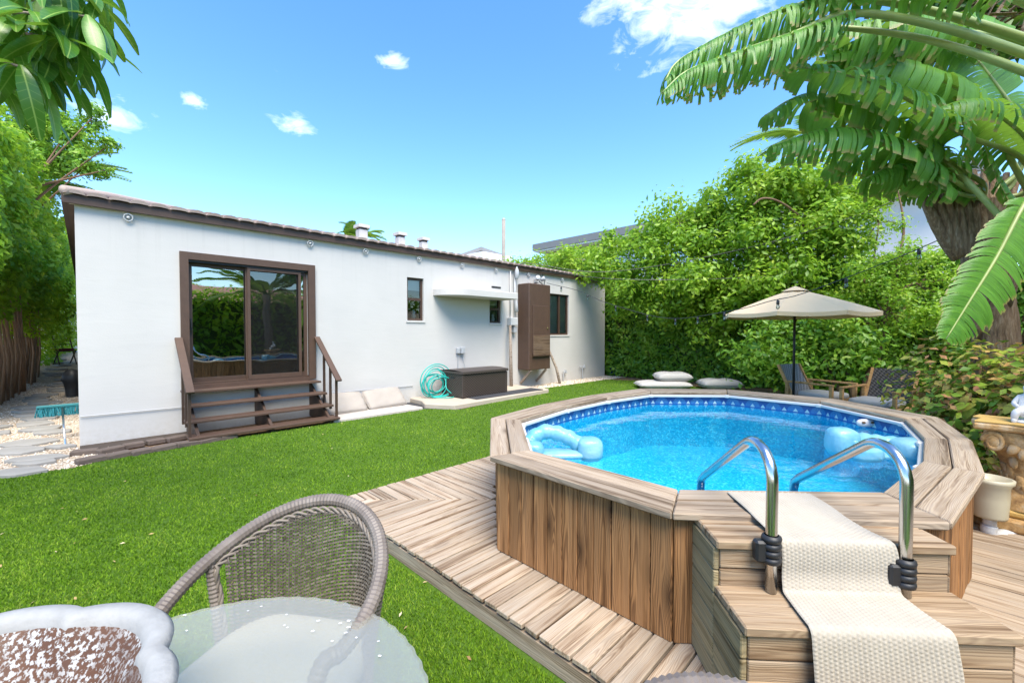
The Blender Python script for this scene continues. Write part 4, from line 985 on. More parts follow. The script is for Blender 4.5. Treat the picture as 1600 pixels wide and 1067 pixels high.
def dense(pts, step=.0075):
    p = smooth_path(pts, 10); L = [0]
    for a, b in zip(p[:-1], p[1:]): L.append(L[-1] + (b - a).length)
    n = int(L[-1] / step); s_ = np.linspace(0, L[-1], n)
    return [Vector([np.interp(q, L, [v[k] for v in p]) for k in range(3)]) for q in s_]
def wicker_chair(label):
    c = thing('wicker_chair', label, 'chair', group='grey-brown wicker armchairs at the glass table')
    arc = [rimp(th) for th in np.linspace(-2.1, 2.1, 25)]
    wrapped(dense([Vector((-.30, -.30, .02)), Vector((-.31, -.29, .45))] + arc + [Vector((.31, -.29, .45)), Vector((.30, -.30, .02))]), .026, 'rim_frame', c)
    for s_ in (-1, 1): wrapped(dense([rimp(s_ * 1.28) - Vector((0, 0, .02)), Vector((s_ * .29, .10, .42)), Vector((s_ * .28, .12, .02))]), .02, 'back_leg', c)
    ths = np.linspace(-1.18, 1.18, 67); strands = MB(); zr = np.arange(.415, .90, .0068)
    def pan(th, z, off=0.): k = .80 + .13 * min(1, (z - .40) / .40) + off; return rimp(th, k, z)
    for ri, z in enumerate(zr):
        row = []
        for i, th in enumerate(ths):
            if z > rim_z(th) - .035: row.append(None); continue
            row.append((th, (1 if ((i // 2) + ri) % 2 else -1) * .03 * (1 if i % 2 == 1 else 0)))
        for a, b in zip(row[:-1], row[1:]):
            if a and b:
                p, q = pan(a[0], z, a[1]), pan(b[0], z, b[1]); h = Vector((0, 0, .0037)); strands.add([p - h, q - h, q + h, p + h], [(0, 1, 2, 3)])
    o = strands.build('woven_back', M['wick'], c); o['kind'] = 'stuff'
    sk_ = MB()
    for i, th in enumerate(ths):
        if i % 2 == 0: continue
        zt = rim_z(th) - .03; sk_.tube([pan(th, z) for z in np.linspace(.41, zt, 7)], .0035, 5, False)
    o = sk_.build('back_stakes', M['wick'], c, smooth=True); o['kind'] = 'stuff'
    for k in range(3):
        bp_ = []
        for i, th in enumerate(np.linspace(-1.26, 1.26, 90)):
            ph = i * .55 + k * 2.1; p = rimp(th, .945 + .014 * math.cos(ph)); p.z = rim_z(th) - .034 + .011 * math.sin(ph); bp_.append(p)
        side = lambda s_: [Vector((p.x * (1 - .16 * f) + s_ * .006 * math.cos(f * 20 + k * 2.1), p.y - .0 * f + .006 * math.sin(f * 20 + k * 2.1), p.z + (.40 - p.z) * f)) for f in np.linspace(.04, 1, 24) for p in [bp_[0] if s_ < 0 else bp_[-1]]]
        MB().tube(list(reversed(side(-1))) + bp_ + side(1), .006, 6).build('braided_edge', M['wick'], c, smooth=True)
    MB().prism([(-.30, -.33), (.30, -.33)] + [(.30 * math.sin(a), .31 * math.cos(a)) for a in np.linspace(1.5, -1.5, 13)], .36, .41).build('seat', M['wrap'], c, bevel=.01)
    MB().blob((0, -.03, .45), (.29, .30, .05), 24, 10, .45).build('seat_cushion', m_plain('beige_seat_pad', (.34, .31, .245), .9, .08, 4, .25, 200), c, smooth=True)
    return c
ch = wicker_chair('grey-brown wicker armchair drawn up to the glass table on the lawn'); ch.location = S(-.80, 1.38, 0); ch.rotation_euler = (0, 0, YAW + R(-10))
ch2 = copy_tree(ch); tag(ch2, 'wicker armchair in front of the deck, only the top of its back showing'); ch2.location = S(.36, .452, 0); ch2.rotation_euler = (0, 0, YAW)
tb = thing('glass_table', 'round frosted glass garden table in the near corner', 'table', S(-.73, .83, 0), YAW)
def m_frost():
    m, t, out = newmat('frosted_glass'); tc = t('ShaderNodeTexCoord').outputs['Object']
    v = t('ShaderNodeTexVoronoi', {'Vector': tc, 'Scale': 120.})
    bn = t('ShaderNodeBump', {'Height': v.outputs['Distance'], 'Strength': .35, 'Distance': .003})
    tr_ = t('ShaderNodeBsdfTransparent', {0: (.95, .97, .94)}); df = t('ShaderNodeBsdfDiffuse', {0: (.56, .53, .45), 'Normal': bn.outputs[0]})
    gl = t('ShaderNodeBsdfGlossy', {0: (1, 1, 1), 'Roughness': .28, 'Normal': bn.outputs[0]}); fr = t('ShaderNodeFresnel', {0: 1.45})
    a = t('ShaderNodeMixShader', {0: .20, 1: tr_.outputs[0], 2: df.outputs[0]}); b = t('ShaderNodeMixShader', {0: t.math('MULTIPLY', fr.outputs[0], .32), 1: a.outputs[0], 2: gl.outputs[0]})
    t.nt.links.new(b.outputs[0], out.inputs[0]); return m
sc = lambda a, z: 1 + .004 * math.sin(a * 62)
MB().lathe([(.0005, .712), (.555, .712), (.563, .716), (.555, .72), (.0005, .72)], 248, mod=sc).build('glass_top', m_frost(), tb, smooth=False)
MB().tube([(0, 0, .05), (0, 0, .70)], .05, 14).build('pedestal_column', M['wrap'], tb, smooth=True); MB().lathe([(0, .06), (.2, .05), (.25, .0), (0, 0)], 24).build('pedestal_foot', M['wrap'], tb, smooth=True)
MB().lathe([(0, .70), (.12, .70), (.12, .711), (0, .711)], 20).build('top_plate', M['wrap'], tb)
pt_ = MB()
for k in range(26):
    a = random.uniform(.6, 2.6); r_ = random.uniform(.40, .55); c = Vector((r_ * math.cos(a), r_ * math.sin(a), .7225)); b_ = random.uniform(0, 6.28); s_ = random.uniform(.003, .007)
    pt_.add([c + Vector((s_ * math.cos(b_ + q), s_ * .7 * math.sin(b_ + q), .001 * (i % 2))) for i, q in enumerate(np.linspace(0, 6.28, 7)[:-1])], [tuple(range(6))])
pt_ = pt_.build('fallen_petals', M['white']); pt_.location = tb.location; pt_.rotation_euler = tb.rotation_euler; tag(pt_, 'white petals scattered on the glass table', 'petals', kind='stuff')
def m_mottle():
    m, t, out = newmat('lichen_brown_glaze'); tc = t('ShaderNodeTexCoord').outputs['Object']
    a = t.noise(t.vm('MULTIPLY', tc, (1, 1, .8)), 120., 4, .6); b = t.noise(tc, 9., 3)
    f = t.math('MULTIPLY', t.step(a, .49, .57), t.step(b, .30, .50)); br_ = t.mix(t.noise(tc, 20., 4), (.05, .02, .009), (.13, .055, .022))
    pbr(t, out, t.mix(f, br_, (.40, .40, .385)), .6, f, .3, .006); return m
bw_ = thing('ceramic_bowl', 'large ceramic bowl with white scalloped rim on the table edge', 'bowl', S(-.985, .63, .72), YAW)
lob = lambda a, z: 1 + .09 * abs(math.sin(a * 3.5 + .6)) ** .8
MB().lathe([(.304, .215), (.28, .17), (.25, .10), (.19, .04), (.10, .012), (0, .01)], 70, mod=lambda a, z: 1 + .09 * abs(math.sin(a * 3.5 + .6)) ** .8 * (z / .2) ** 2).build('bowl_inside', m_mottle(), bw_, smooth=True)
MB().lathe([(.302, .205), (.306, .228), (.320, .238), (.345, .236), (.356, .222), (.345, .19), (.30, .10), (.2, .0), (0, 0)], 112, mod=lob).build('bowl_rim', m_plain('white_crusted_glaze', (.30, .295, .28), .75, .35, 16, .25, 55), bw_, smooth=True)

# ------------------------------------------------------------------ umbrella and lounge chairs
ub = thing('patio_umbrella', 'beige patio umbrella with black pole beyond the pool', 'umbrella', S(5.38, 8.05, 0), YAW)
NR = 8; Ru = 1.27
def canopy(u, v):
    a = 2 * math.pi * u; k = a / (2 * math.pi / NR); fr = k - math.floor(k); rr = Ru * v * (math.cos(math.pi / NR) / math.cos((fr - .5) * 2 * math.pi / NR))
    return (rr * math.cos(a), rr * math.sin(a), 2.41 - .46 * v ** 1.12 - .025 * math.sin(math.pi * fr) * v)
MB().grid(canopy, 64, 10).build('canopy', M['umb'], ub, weld=True)
MB().grid(lambda u, v: (*canopy(u, 1)[:2], canopy(u, 1)[2] - .07 * v), 64, 1).build('valance', M['umb'], ub, weld=True)
MB().lathe([(.22, 2.37), (.1, 2.43), (0, 2.47)], 16).build('vent_cap', M['umb'], ub)
MB().tube([(0, 0, 0), (0, 0, 2.40)], .022, 10).build('pole', M['black'], ub, smooth=True)
MB().lathe([(0, .1), (.06, .1), (.08, .06), (.26, .05), (.28, 0), (0, 0)], 20).build('base', M['black'], ub)
for k in range(NR):
    a = 2 * math.pi * k / NR; MB().bar((.04 * math.cos(a), .04 * math.sin(a), 2.36), (Ru * .97 * math.cos(a), Ru * .97 * math.sin(a), 1.93), .014, .02).build('rib', M['black'], ub)
    MB().bar((.05 * math.cos(a), .05 * math.sin(a), 1.9), (Ru * .5 * math.cos(a), Ru * .5 * math.sin(a), 2.14), .01, .014).build('strut', M['black'], ub)
M['loungeweave'] = m_weave('grey_rope_weave', (.12, .11, .11), (.30, .285, .28), 14, 14); M['darkweave'] = m_weave('dark_rope_weave', (.03, .027, .025), (.09, .08, .075), 14, 14)
def lounge(label, loc, rz, wv):
    c = thing('lounge_chair', label, 'chair', loc, rz, 'teak lounge chairs beyond the pool'); W2, Dp = .37, .40
    for sx in (-1, 1):
        for y, h in ((-Dp, .60), (Dp, .60)): MB().b2(sx * W2 - .025, sx * W2 + .025, y - .03, y + .03, 0, h).build('leg', M['teak'], c, bevel=.004)
        MB().b2(sx * W2 - .03, sx * W2 + .03, -Dp - .04, Dp + .06, .601, .635).build('armrest', M['teak'], c, bevel=.006)
        MB().b2(sx * W2 - .02, sx * W2 + .02, -Dp + .031, Dp - .031, .28, .34).build('side_rail', M['teak'], c)
        MB().bar((sx * (W2 - .045), Dp - .10, .28), (sx * (W2 - .045), Dp + .22, .93), .035, .05, (0, -1, 0)).build('back_post', M['teak'], c)
    MB().b2(-W2 + .021, W2 - .021, -Dp - .02, -Dp + .03, .27, .35).build('front_rail', M['teak'], c)
    MB().grid(lambda u, v: ((u - .5) * 2 * (W2 - .06), Dp - .08 + .30 * v + .03 * math.sin(math.pi * u), .33 + .60 * v), 12, 8).grid(lambda u, v: ((u - .5) * 2 * (W2 - .06), Dp - .06 + .30 * v + .03 * math.sin(math.pi * u), .33 + .60 * v), 12, 8).build('woven_back', wv, c, smooth=True)
    MB().b2(-W2 + .03, W2 - .03, -Dp + .04, Dp - .1, .30, .325).build('seat_deck', M['teak'], c)
    MB().blob((0, -.05, .385), (W2 - .04, Dp - .06, .065), 24, 8, .4).build('seat_cushion', M['cushionw'], c, smooth=True); return c
lounge('teak lounge chair with grey woven back below the umbrella', S(6.0, 8.2, 0), YAW + R(24), M['loungeweave'])
lounge('teak lounge chair turned sideways with dark back beside the bush', S(6.35, 7.3, 0), YAW + R(-62), M['darkweave'])
# ------------------------------------------------------------------ string lights and wires
sl = thing('string_lights', 'black string lights hanging from the house to the umbrella', 'string lights')
pa = smooth_path([(9.82, -.3, 3.05), Q(905, 455, 11.8), Q(947, 473, 11.2), Q(1040, 497, 9.8), Q(1140, 486, 7.4), Q(1205, 470, 6.9), Q(1262, 456, 6.6), Q(1420, 395, 6.2), Q(1560, 330, 5.6)], 8)
MB().tube(pa, .007, 5).build('light_wire', M['bulb'], sl)
L = [0]
for a, b in zip(pa[:-1], pa[1:]): L.append(L[-1] + (b - a).length)
s_ = .55
while s_ < L[-1]:
    p = Vector([np.interp(s_, L, [v[k] for v in pa]) for k in range(3)]); b = MB().lathe([(0, 0), (.022, -.02), (.024, -.075), (.018, -.085)], 8, p).build('bulb_socket', M['bulb'], sl, smooth=True)
    MB().lathe([(.016, -.083), (.028, -.12), (.026, -.145), (0, -.165)], 8, p).build('bulb', M['winglass'], b, smooth=True); s_ += .95
def cable(label, pts, r=.010): o = thing('power_cable', label, 'cable'); MB().tube(smooth_path(pts, 8), r, 5).build('cable_run', M['bulb'], o)
cable('black power cable from the house eave to the right, upper strand', [(8.9, -.25, 3.55), Q(950, 425, 12), Q(1150, 392, 11), Q(1330, 340, 10), Q(1440, 290, 9.5), Q(1600, 200, 9)])
cable('grey power cable passing before the white neighbour wall', [(9.7, -.2, 3.4), Q(980, 437, 11.6), Q(1200, 432, 11), Q(1400, 405, 10), Q(1600, 330, 9)], .008)
cable('thin lower cable strung towards the palm trunk', [Q(1210, 425, 11), Q(1400, 415, 10), Q(1500, 400, 9.5), Q(1620, 395, 9)], .008)

# ------------------------------------------------------------------ neighbouring buildings and poles
nh = thing('neighbour_house', 'white two-storey house with grey roof edge behind the hedge', 'house')
MB().b2(18.6, 30, -9.0, 7.2, -.02, 6.0).build('wall', M['farwall'], nh); MB().b2(17.9, 31, -9.4, 7.4, 6.05, 6.12).build('soffit', M['farwall'], nh); MB().b2(17.85, 31, -9.5, 7.5, 6.13, 6.48).build('roof_edge', M['greyroof'], nh)
MB().add([(17.85, -9.5, 6.49), (17.85, 7.5, 6.49), (31, 7.5, 6.49), (31, -9.5, 6.49), (22, -3, 7.0), (22, 1, 7.0), (27, 1, 7.0), (27, -3, 7.0)], [(0, 1, 5, 4), (1, 2, 6, 5), (2, 3, 7, 6), (3, 0, 4, 7), (4, 5, 6, 7)]).build('roof', M['greyroof'], nh)
for y in (5.2, 2.5, -.4):
    wn = MB().b2(18.55, 18.61, y - .6, y + .6, 3.9, 5.2).build('window', M['greyroof'], nh); MB().b2(18.53, 18.549, y - .53, y + .53, 3.97, 5.13).build('pane', M['glass'], wn)
gb = thing('far_house', 'pale house with low grey gable beyond the roof line', 'house')
MB().b2(18.6, 21.4, 12.6, 15.6, -.02, 6.9).build('wall', M['farwall'], gb)
a, b, c = Q(713, 400, 30), Q(752, 386, 30), Q(790, 399, 30)
MB().prism([(0, 0), (1, 0), (1, 1), (0, 1)], 0, .01)
off = FWD * 6
MB().add([a, b, c, a + off, b + off, c + off, a - Vector((0, 0, .25)), b - Vector((0, 0, .25)), c - Vector((0, 0, .25)), a + off - Vector((0, 0, .25)), b + off - Vector((0, 0, .25)), c + off - Vector((0, 0, .25))], [(0, 1, 4, 3), (1, 2, 5, 4), (6, 7, 10, 9), (7, 8, 11, 10), (0, 1, 7, 6), (1, 2, 8, 7)]).build('roof', M['greyroof'], gb)
po = thing('utility_pole', 'grey wooden utility pole beyond the house roof', 'pole', Q(787, 343, 25) * 1); po.location.z = 0
MB().tube([(0, 0, -.02), (0, 0, 8.2)], [.13, .11], 10).build('pole_shaft', M['pole'], po, smooth=True); MB().lathe([(.12, 8.2), (.1, 8.26), (0, 8.28)], 10).build('pole_cap', M['greyplastic'], po)
ph = thing('pink_roof_house', 'house with pink tiled roof opposite, mirrored in the door glass', 'house')
MB().b2(1, 16, -36, -30, -.02, 3.2).build('wall', M['farwall'], ph); MB().add([(.4, -29.4, 3.2), (16.6, -29.4, 3.2), (16.6, -36.6, 3.2), (.4, -36.6, 3.2), (4, -33, 5.4), (13, -33, 5.4)], [(0, 1, 5, 4), (1, 2, 5), (2, 3, 4, 5), (3, 0, 4)]).build('roof', M['pinktile'], ph)
# ------------------------------------------------------------------ foliage
LF = lambda *st: list(st)
M['lf_hedge'] = m_leaf('hedge_leaves', [(0, (.035, .11, .012)), (.3, (.10, .26, .02)), (.65, (.22, .43, .035)), (1, (.44, .56, .07))], .4)
M['lf_bright'] = m_leaf('bright_tree_leaves', [(0, (.06, .16, .012)), (.3, (.18, .36, .022)), (.65, (.34, .54, .04)), (1, (.56, .64, .09))], .5)
M['lf_left'] = m_leaf('left_hedge_leaves', [(0, (.06, .16, .012)), (.35, (.17, .36, .018)), (.7, (.33, .54, .025)), (1, (.58, .62, .05))], .5)
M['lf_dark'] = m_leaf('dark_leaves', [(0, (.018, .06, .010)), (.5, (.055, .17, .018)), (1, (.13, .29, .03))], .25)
M['lf_palm'] = m_leaf('palm_fronds', [(0, (.05, .13, .015)), (.5, (.12, .26, .03)), (1, (.34, .42, .06))], .35)
M['core'] = m_plain('hedge_interior_shade', (.05, .085, .022), .95, .4, 5)  # dark colour standing for the shade between the leaves
def shell_pts(n, x0, x1, y0, y1, z0, z1, depth, faces):
    """points in a wavy shell under the chosen faces of a box"""
    P = []; Nn = []; ar = {'x-': (y1 - y0) * (z1 - z0), 'x+': (y1 - y0) * (z1 - z0), 'y-': (x1 - x0) * (z1 - z0), 'y+': (x1 - x0) * (z1 - z0), 'z+': (x1 - x0) * (y1 - y0)}
    tot = sum(ar[f] for f in faces)
    for f in faces:
        k = int(n * ar[f] / tot); a, b = rng.random(k), rng.random(k); dd = rng.random(k) ** 1.6 * depth
        X = x0 + (x1 - x0) * rng.random(k); Y = y0 + (y1 - y0) * a; Z = z0 + (z1 - z0) * b
        w_ = .10 * np.sin(Y * 2.1 + Z * 1.7) + .08 * np.sin(Y * 5.3 - Z * 4.1) + .06 * np.sin(X * 4 + Z * 6)
        nv = np.zeros((k, 3))
        if f == 'x-': X = x0 + dd + w_; nv[:, 0] = -1
        if f == 'x+': X = x1 - dd + w_; nv[:, 0] = 1
        if f == 'y-': Y = y0 + dd + w_; nv[:, 1] = -1
        if f == 'y+': Y = y1 - dd + w_; nv[:, 1] = 1
        if f == 'z+': Z = z1 - dd + w_ * 1.6 + .25 * rng.random(k) ** 4; nv[:, 2] = 1
        nv[:, 2] += .55; P.append(np.stack([X, Y, Z], 1)); Nn.append(nv)
    return np.concatenate(P), np.concatenate(Nn)
def hedge(name, label, box, n, size, mat, faces, depth=.45, core=True):
    h = thing(name, label, 'hedge'); P, Nn = shell_pts(n, *box, depth, faces); leaves('foliage', P, Nn, size, mat, h)
    if core:
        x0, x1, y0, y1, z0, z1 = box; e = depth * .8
        MB().b2(x0 + e, x1 - e * ('x+' in faces), y0 + e, y1 - e, z0, z1 - e).build('shade_core', M['core'], h)  # solid dark box added as the hedge's shaded inside, blocks the view through
    tw = MB()
    for k in range(60):
        y = random.uniform(box[2], box[3]); x = box[0] + random.uniform(.15, .4); z = random.uniform(box[4], box[5] * .8); tw.tube([(x, y, z), (x + random.uniform(-.2, .1), y + random.uniform(-.4, .4), z + random.uniform(.3, .7))], .01, 4)
    o = tw.build('twigs', M['bark'], h); o['kind'] = 'stuff'; return h
hedge('hedge', 'tall clipped green hedge along the far right boundary', (13.75, 15.2, -10.5, 1.2, 0, 3.3), 34000, .155, M['lf_hedge'], ('x-', 'z+'))
hedge('hedge', 'bright yellow-green hedge rising above the far end of the roof', (14.6, 16.6, 1.3, 10.5, 0, 5.05), 17000, .17, M['lf_bright'], ('x-', 'z+', 'y-'), .6)
def tree(name, label, base, trunk, clusters, n, size, mat, bark='bark', r0=.13, droop=.3, group=None, twr=.018):
    t_ = thing(name, label, 'tree', group=group); tp = [Vector(p) for p in trunk]
    MB().tube(smooth_path(tp, 5), list(np.linspace(r0, r0 * .45, (len(tp) - 1) * 5 + 1)), 9).build('trunk', M[bark], t_, smooth=True)
    lb = MB(); P = []; Nn = []; tot = sum(r[0] * r[1] * r[2] for c, r in clusters) ; fork = tp[-1]
    for c, r in clusters:
        c = Vector(c); src = tp[-1] if random.random() < .6 else tp[-2]; mid = src.lerp(c, .5) + Vector((random.uniform(-.2, .2), random.uniform(-.2, .2), random.uniform(-.1, .25)))
        lb.tube(smooth_path([src, mid, c], 4), list(np.linspace(twr * 2.4, twr * .7, 9)), 6)
        k = int(n * r[0] * r[1] * r[2] / tot); nsub = max(5, int(14 * r[0])); sub = unit(rng.normal(0, 1, (nsub, 3))) * (rng.random((nsub, 1)) ** .4) * np.array(r) + np.array(c)
        for q in sub[:8]: lb.tube([c, (c + Vector(q)) / 2 + Vector((0, 0, .06)), Vector(q)], twr * .45, 4)
        w_ = rng.integers(0, nsub, k); d = rng.normal(0, 1, (k, 3)) * np.array(r) * .24; P.append(sub[w_] + d); Nn.append(unit(d) + np.array([0, 0, .7]))
    lb.build('limbs', M[bark], t_, smooth=True); leaves('crown', np.concatenate(P), np.concatenate(Nn), size, mat, t_, droop=droop); return t_
def cl(px, py, d, r, rz=None): return (Q(px, py, d), (r, r, rz or r * .85))
G = 'light green trees growing behind the hedge'
tree('tree', 'light green tree behind the hedge, nearest the house', None, [Q(1120, 590, 14.2), Q(1125, 500, 14.2), Q(1110, 420, 13.8)],
     [cl(1010, 395, 13, .9), cl(1060, 350, 12.8, 1.0), cl(1105, 325, 12.6, .8), cl(1000, 440, 13, .8), cl(985, 372, 13.5, .5), cl(960, 425, 13.6, .7), cl(895, 405, 15, .7), cl(1050, 470, 12.9, .8), cl(1130, 500, 12.2, .8), cl(985, 480, 13.6, .7), cl(1070, 420, 12.4, 1.1), cl(1140, 370, 12.5, 1.1), cl(930, 415, 14, .7), cl(1150, 440, 12.2, 1.0), cl(960, 385, 14, .6)], 21000, .155, M['lf_bright'], 'barkpale', group=G)
tree('tree', 'light green tree with bare bent limb behind the umbrella', None, [Q(1290, 590, 12.2), Q(1265, 480, 12), Q(1250, 400, 11.9)],
     [cl(1180, 300, 11.8, .9), cl(1240, 290, 11.6, 1.0), cl(1300, 290, 11.4, .9), cl(1190, 370, 11.6, 1.0), cl(1260, 350, 11.3, 1.1), cl(1330, 320, 11, .8), cl(1210, 430, 11, .9), cl(1290, 410, 10.8, .9), cl(1160, 270, 12, .6), cl(1285, 265, 11.6, .6), cl(1220, 490, 11.2, .7), cl(1300, 480, 10.6, .7)], 21000, .15, M['lf_bright'], 'barkpale', group=G)
tree('tree', 'loose light green tree before the white neighbour wall', None, [Q(1350, 620, 9.4), Q(1375, 540, 9.4), Q(1385, 470, 9.4)],
     [cl(1350, 440, 9.6, .7), cl(1400, 420, 9.4, .6), cl(1440, 450, 9.2, .5), cl(1380, 490, 9.2, .65), cl(1330, 500, 9.5, .6), cl(1440, 500, 9.0, .5), cl(1370, 350, 10, .55), cl(1395, 285, 10, .45), cl(1460, 410, 9.4, .4)], 10000, .09, M['lf_bright'], 'bark', group=G, r0=.10)
bl = thing('bare_limb', 'bare bent limb sticking out of the light green tree', 'branch'); MB().tube(smooth_path([Q(1275, 420, 11.3), Q(1250, 350, 11.0), Q(1235, 330, 10.8), Q(1210, 315, 10.6), Q(1188, 312, 10.5), Q(1174, 322, 10.5)], 6), list(np.linspace(.035, .022, 31)), 7).build('limb', M['bark'], bl, smooth=True)
sh = thing('shrub', 'dark green shrub with crooked stems below the umbrella', 'shrub'); P, Nn = [], []
for px, py, d, r in ((1190, 560, 10.2, .6), (1250, 575, 9.8, .55), (1310, 570, 9.4, .5), (1280, 520, 10, .55), (1340, 545, 9.2, .5), (1220, 520, 10.6, .6)):
    k = 1100; q = rng.normal(0, .55, (k, 3)) * r + np.array(Q(px, py, d)); P.append(q); Nn.append(q - np.array(Q(px, py, d)) + np.array([0, 0, .4]))
leaves('crown', np.concatenate(P), np.concatenate(Nn), .14, M['lf_hedge'], sh)
for a, b in (((1330, 640, 9), (1290, 560, 9.4)), ((1350, 640, 8.8), (1375, 560, 9)), ((1340, 640, 8.9), (1330, 540, 9.2)), ((1300, 640, 9.2), (1245, 575, 9.6))):
    MB().tube(smooth_path([Q(*a), (Q(*a) + Q(*b)) / 2 + Vector((.1, .1, .1)), Q(*b)], 5), list(np.linspace(.07, .03, 11)), 7).build('stem', M['bark'], sh, smooth=True)
M['barkstem'] = m_plain('reddish_stem_bark', (.30, .185, .11), .9, .4, 5, .6, 30)
# left hedge with bare stems
lh = thing('hedge', 'towering yellow-green hedge with bare brown stems along the side path', 'hedge')
k = 42000; Y = 2.0 + 18 * rng.random(k) ** 1.25; a = rng.random(k); zlo = np.clip(2.0 - (Y - 8.5) * .28, .1, 2.0) + .25 * np.sin(Y * 3.1); Z = zlo + (5.7 + .35 * np.sin(Y * 1.3) - zlo) * a
X = -1.30 + .055 * np.clip(Y - 5, 0, 12) + .38 * np.clip(Z - zlo, 0, 1.2) - .35 * (a - .5) ** 2 + .22 * np.sin(Y * 1.9 + Z * 1.3) + .14 * np.sin(Y * 4.7 - Z * 3.3) - rng.random(k) ** 1.5 * .6
leaves('foliage', np.stack([X, Y, Z], 1), np.tile([1., -.5, .6], (k, 1)), .15, M['lf_left'], lh)
k = 8000; Y = 1 + 19 * rng.random(k); X = rng.uniform(-3.2, -.75, k); leaves('foliage', np.stack([X, Y, 5.6 + .35 * np.sin(Y * 1.3) + .3 * rng.random(k) ** 2], 1), np.tile([.3, -.3, 1.], (k, 1)), .10, M['lf_left'], lh)
MB().b2(-3.6, -1.75, 2, 20, 2.1, 5.3).build('shade_core', M['core'], lh)  # dark filler box, not branches: shade within the hedge as plain colour
for k in range(150):
    y = random.uniform(4.5, 12.5); x = random.uniform(-1.9, -1.25) + .05 * (y - 5); le = random.uniform(-.1, .3)
    MB().tube([(x, y, -.02), (x + le * .4 + random.uniform(-.06, .06), y - random.uniform(.1, .5), 1.0), (x + le * .8 - .1, y - random.uniform(.4, 1.2), 2.6)], [random.uniform(.02, .045), .022, .014], 5).build('stem', M['barkstem'], lh, smooth=True)
k = 9000; Y = 16.2 + rng.random(k) * 1.2; X = rng.uniform(-3, .6, k); Z = .9 + 4.0 * rng.random(k)
gs = thing('shrub', 'bright green shrub filling the far end of the side path', 'shrub'); leaves('crown', np.stack([X, Y + 2.2, Z + .9], 1), np.tile([.2, -1, .5], (k, 1)), .16, M['lf_left'], gs)
MB().tube([(-1, 18.6, .5), (-.9, 18.7, 3)], .06, 6).build('trunk', M['bark'], gs)
tree('tree', 'small-leaved tree leaning out above the left roof corner', None, [(-2.2, 8.2, 0), (-2.0, 8.0, 3.0), (-1.4, 7.7, 4.8)],
     [cl(110, 215, 11.5, .55), cl(150, 190, 11.3, .38), cl(170, 235, 11.2, .34), cl(90, 255, 11.8, .6), cl(140, 262, 11.3, .42), cl(70, 200, 12, .7), cl(172, 268, 11.2, .22)], 9000, .115, M['lf_hedge'], 'bark', r0=.12)
# pinnate palm fronds
def frond_mesh(L, w, n=34, droop=.35):
    mb = MB(); pts = [(L * f, 0, L * (.25 * f - droop * 2 * f * f)) for f in np.linspace(0, 1, 9)]; mb.tube(pts, list(np.linspace(.02, .004, 9)) if L > 1 else .006, 5)
    for i in range(n):
        f = .15 + .85 * i / n; x, z = L * f, L * (.25 * f - droop * 2 * f * f); ll = w * math.sin(math.pi * min(1, .25 + f * .75)) ** .6
        for s_ in (-1, 1):
            b = Vector((x, 0, z)); tip = b + Vector((ll * .55, s_ * ll * .8, -ll * .35 + random.uniform(-.05, .05) * ll)); m_ = b.lerp(tip, .45) + Vector((0, 0, ll * .07)); wd = Vector((.018 * L ** .5, 0, .006))
            mb.add([b - wd, b + wd, m_ + wd, tip, m_ - wd], [(0, 1, 2, 4), (4, 2, 3)])
    return mb
def palm(label, base, h, nf, L, w, r=.1, el=(-10, 70), mat='lf_palm', az=None):
    t_ = thing('palm_tree', label, 'palm', base); MB().tube([(0, 0, -.02), (.05, .03, h * .5), (0, 0, h)], [r * 1.3, r, r * .9], 9).build('trunk', M['barkpale'], t_, smooth=True)
    me = frond_mesh(L, w).build('frond', M[mat], t_); me.matrix_local = T((0, 0, h)) @ RZ(10) @ RY(-40)
    for k in range(nf - 1): link(me.data, 'frond', t_, T((0, 0, h)) @ RZ(random.uniform(0, 360) if az is None else az + random.uniform(-50, 50)) @ RY(-random.uniform(*el)))
    return t_
palm('palm with spiky fronds showing above the roof, left one', (11.2, 16.5, 0), 7.2, 9, 1.3, .5); palm('palm with spiky fronds showing above the roof, right one', (12.1, 16.3, 0), 7.4, 8, 1.4, .5)
palm('palm with pale fronds behind the left hedge and roof corner', (lambda q: (q.x, q.y, 0))(Q(45, 400, 12.5)), 6.0, 12, 2.3, .6, az=-50)
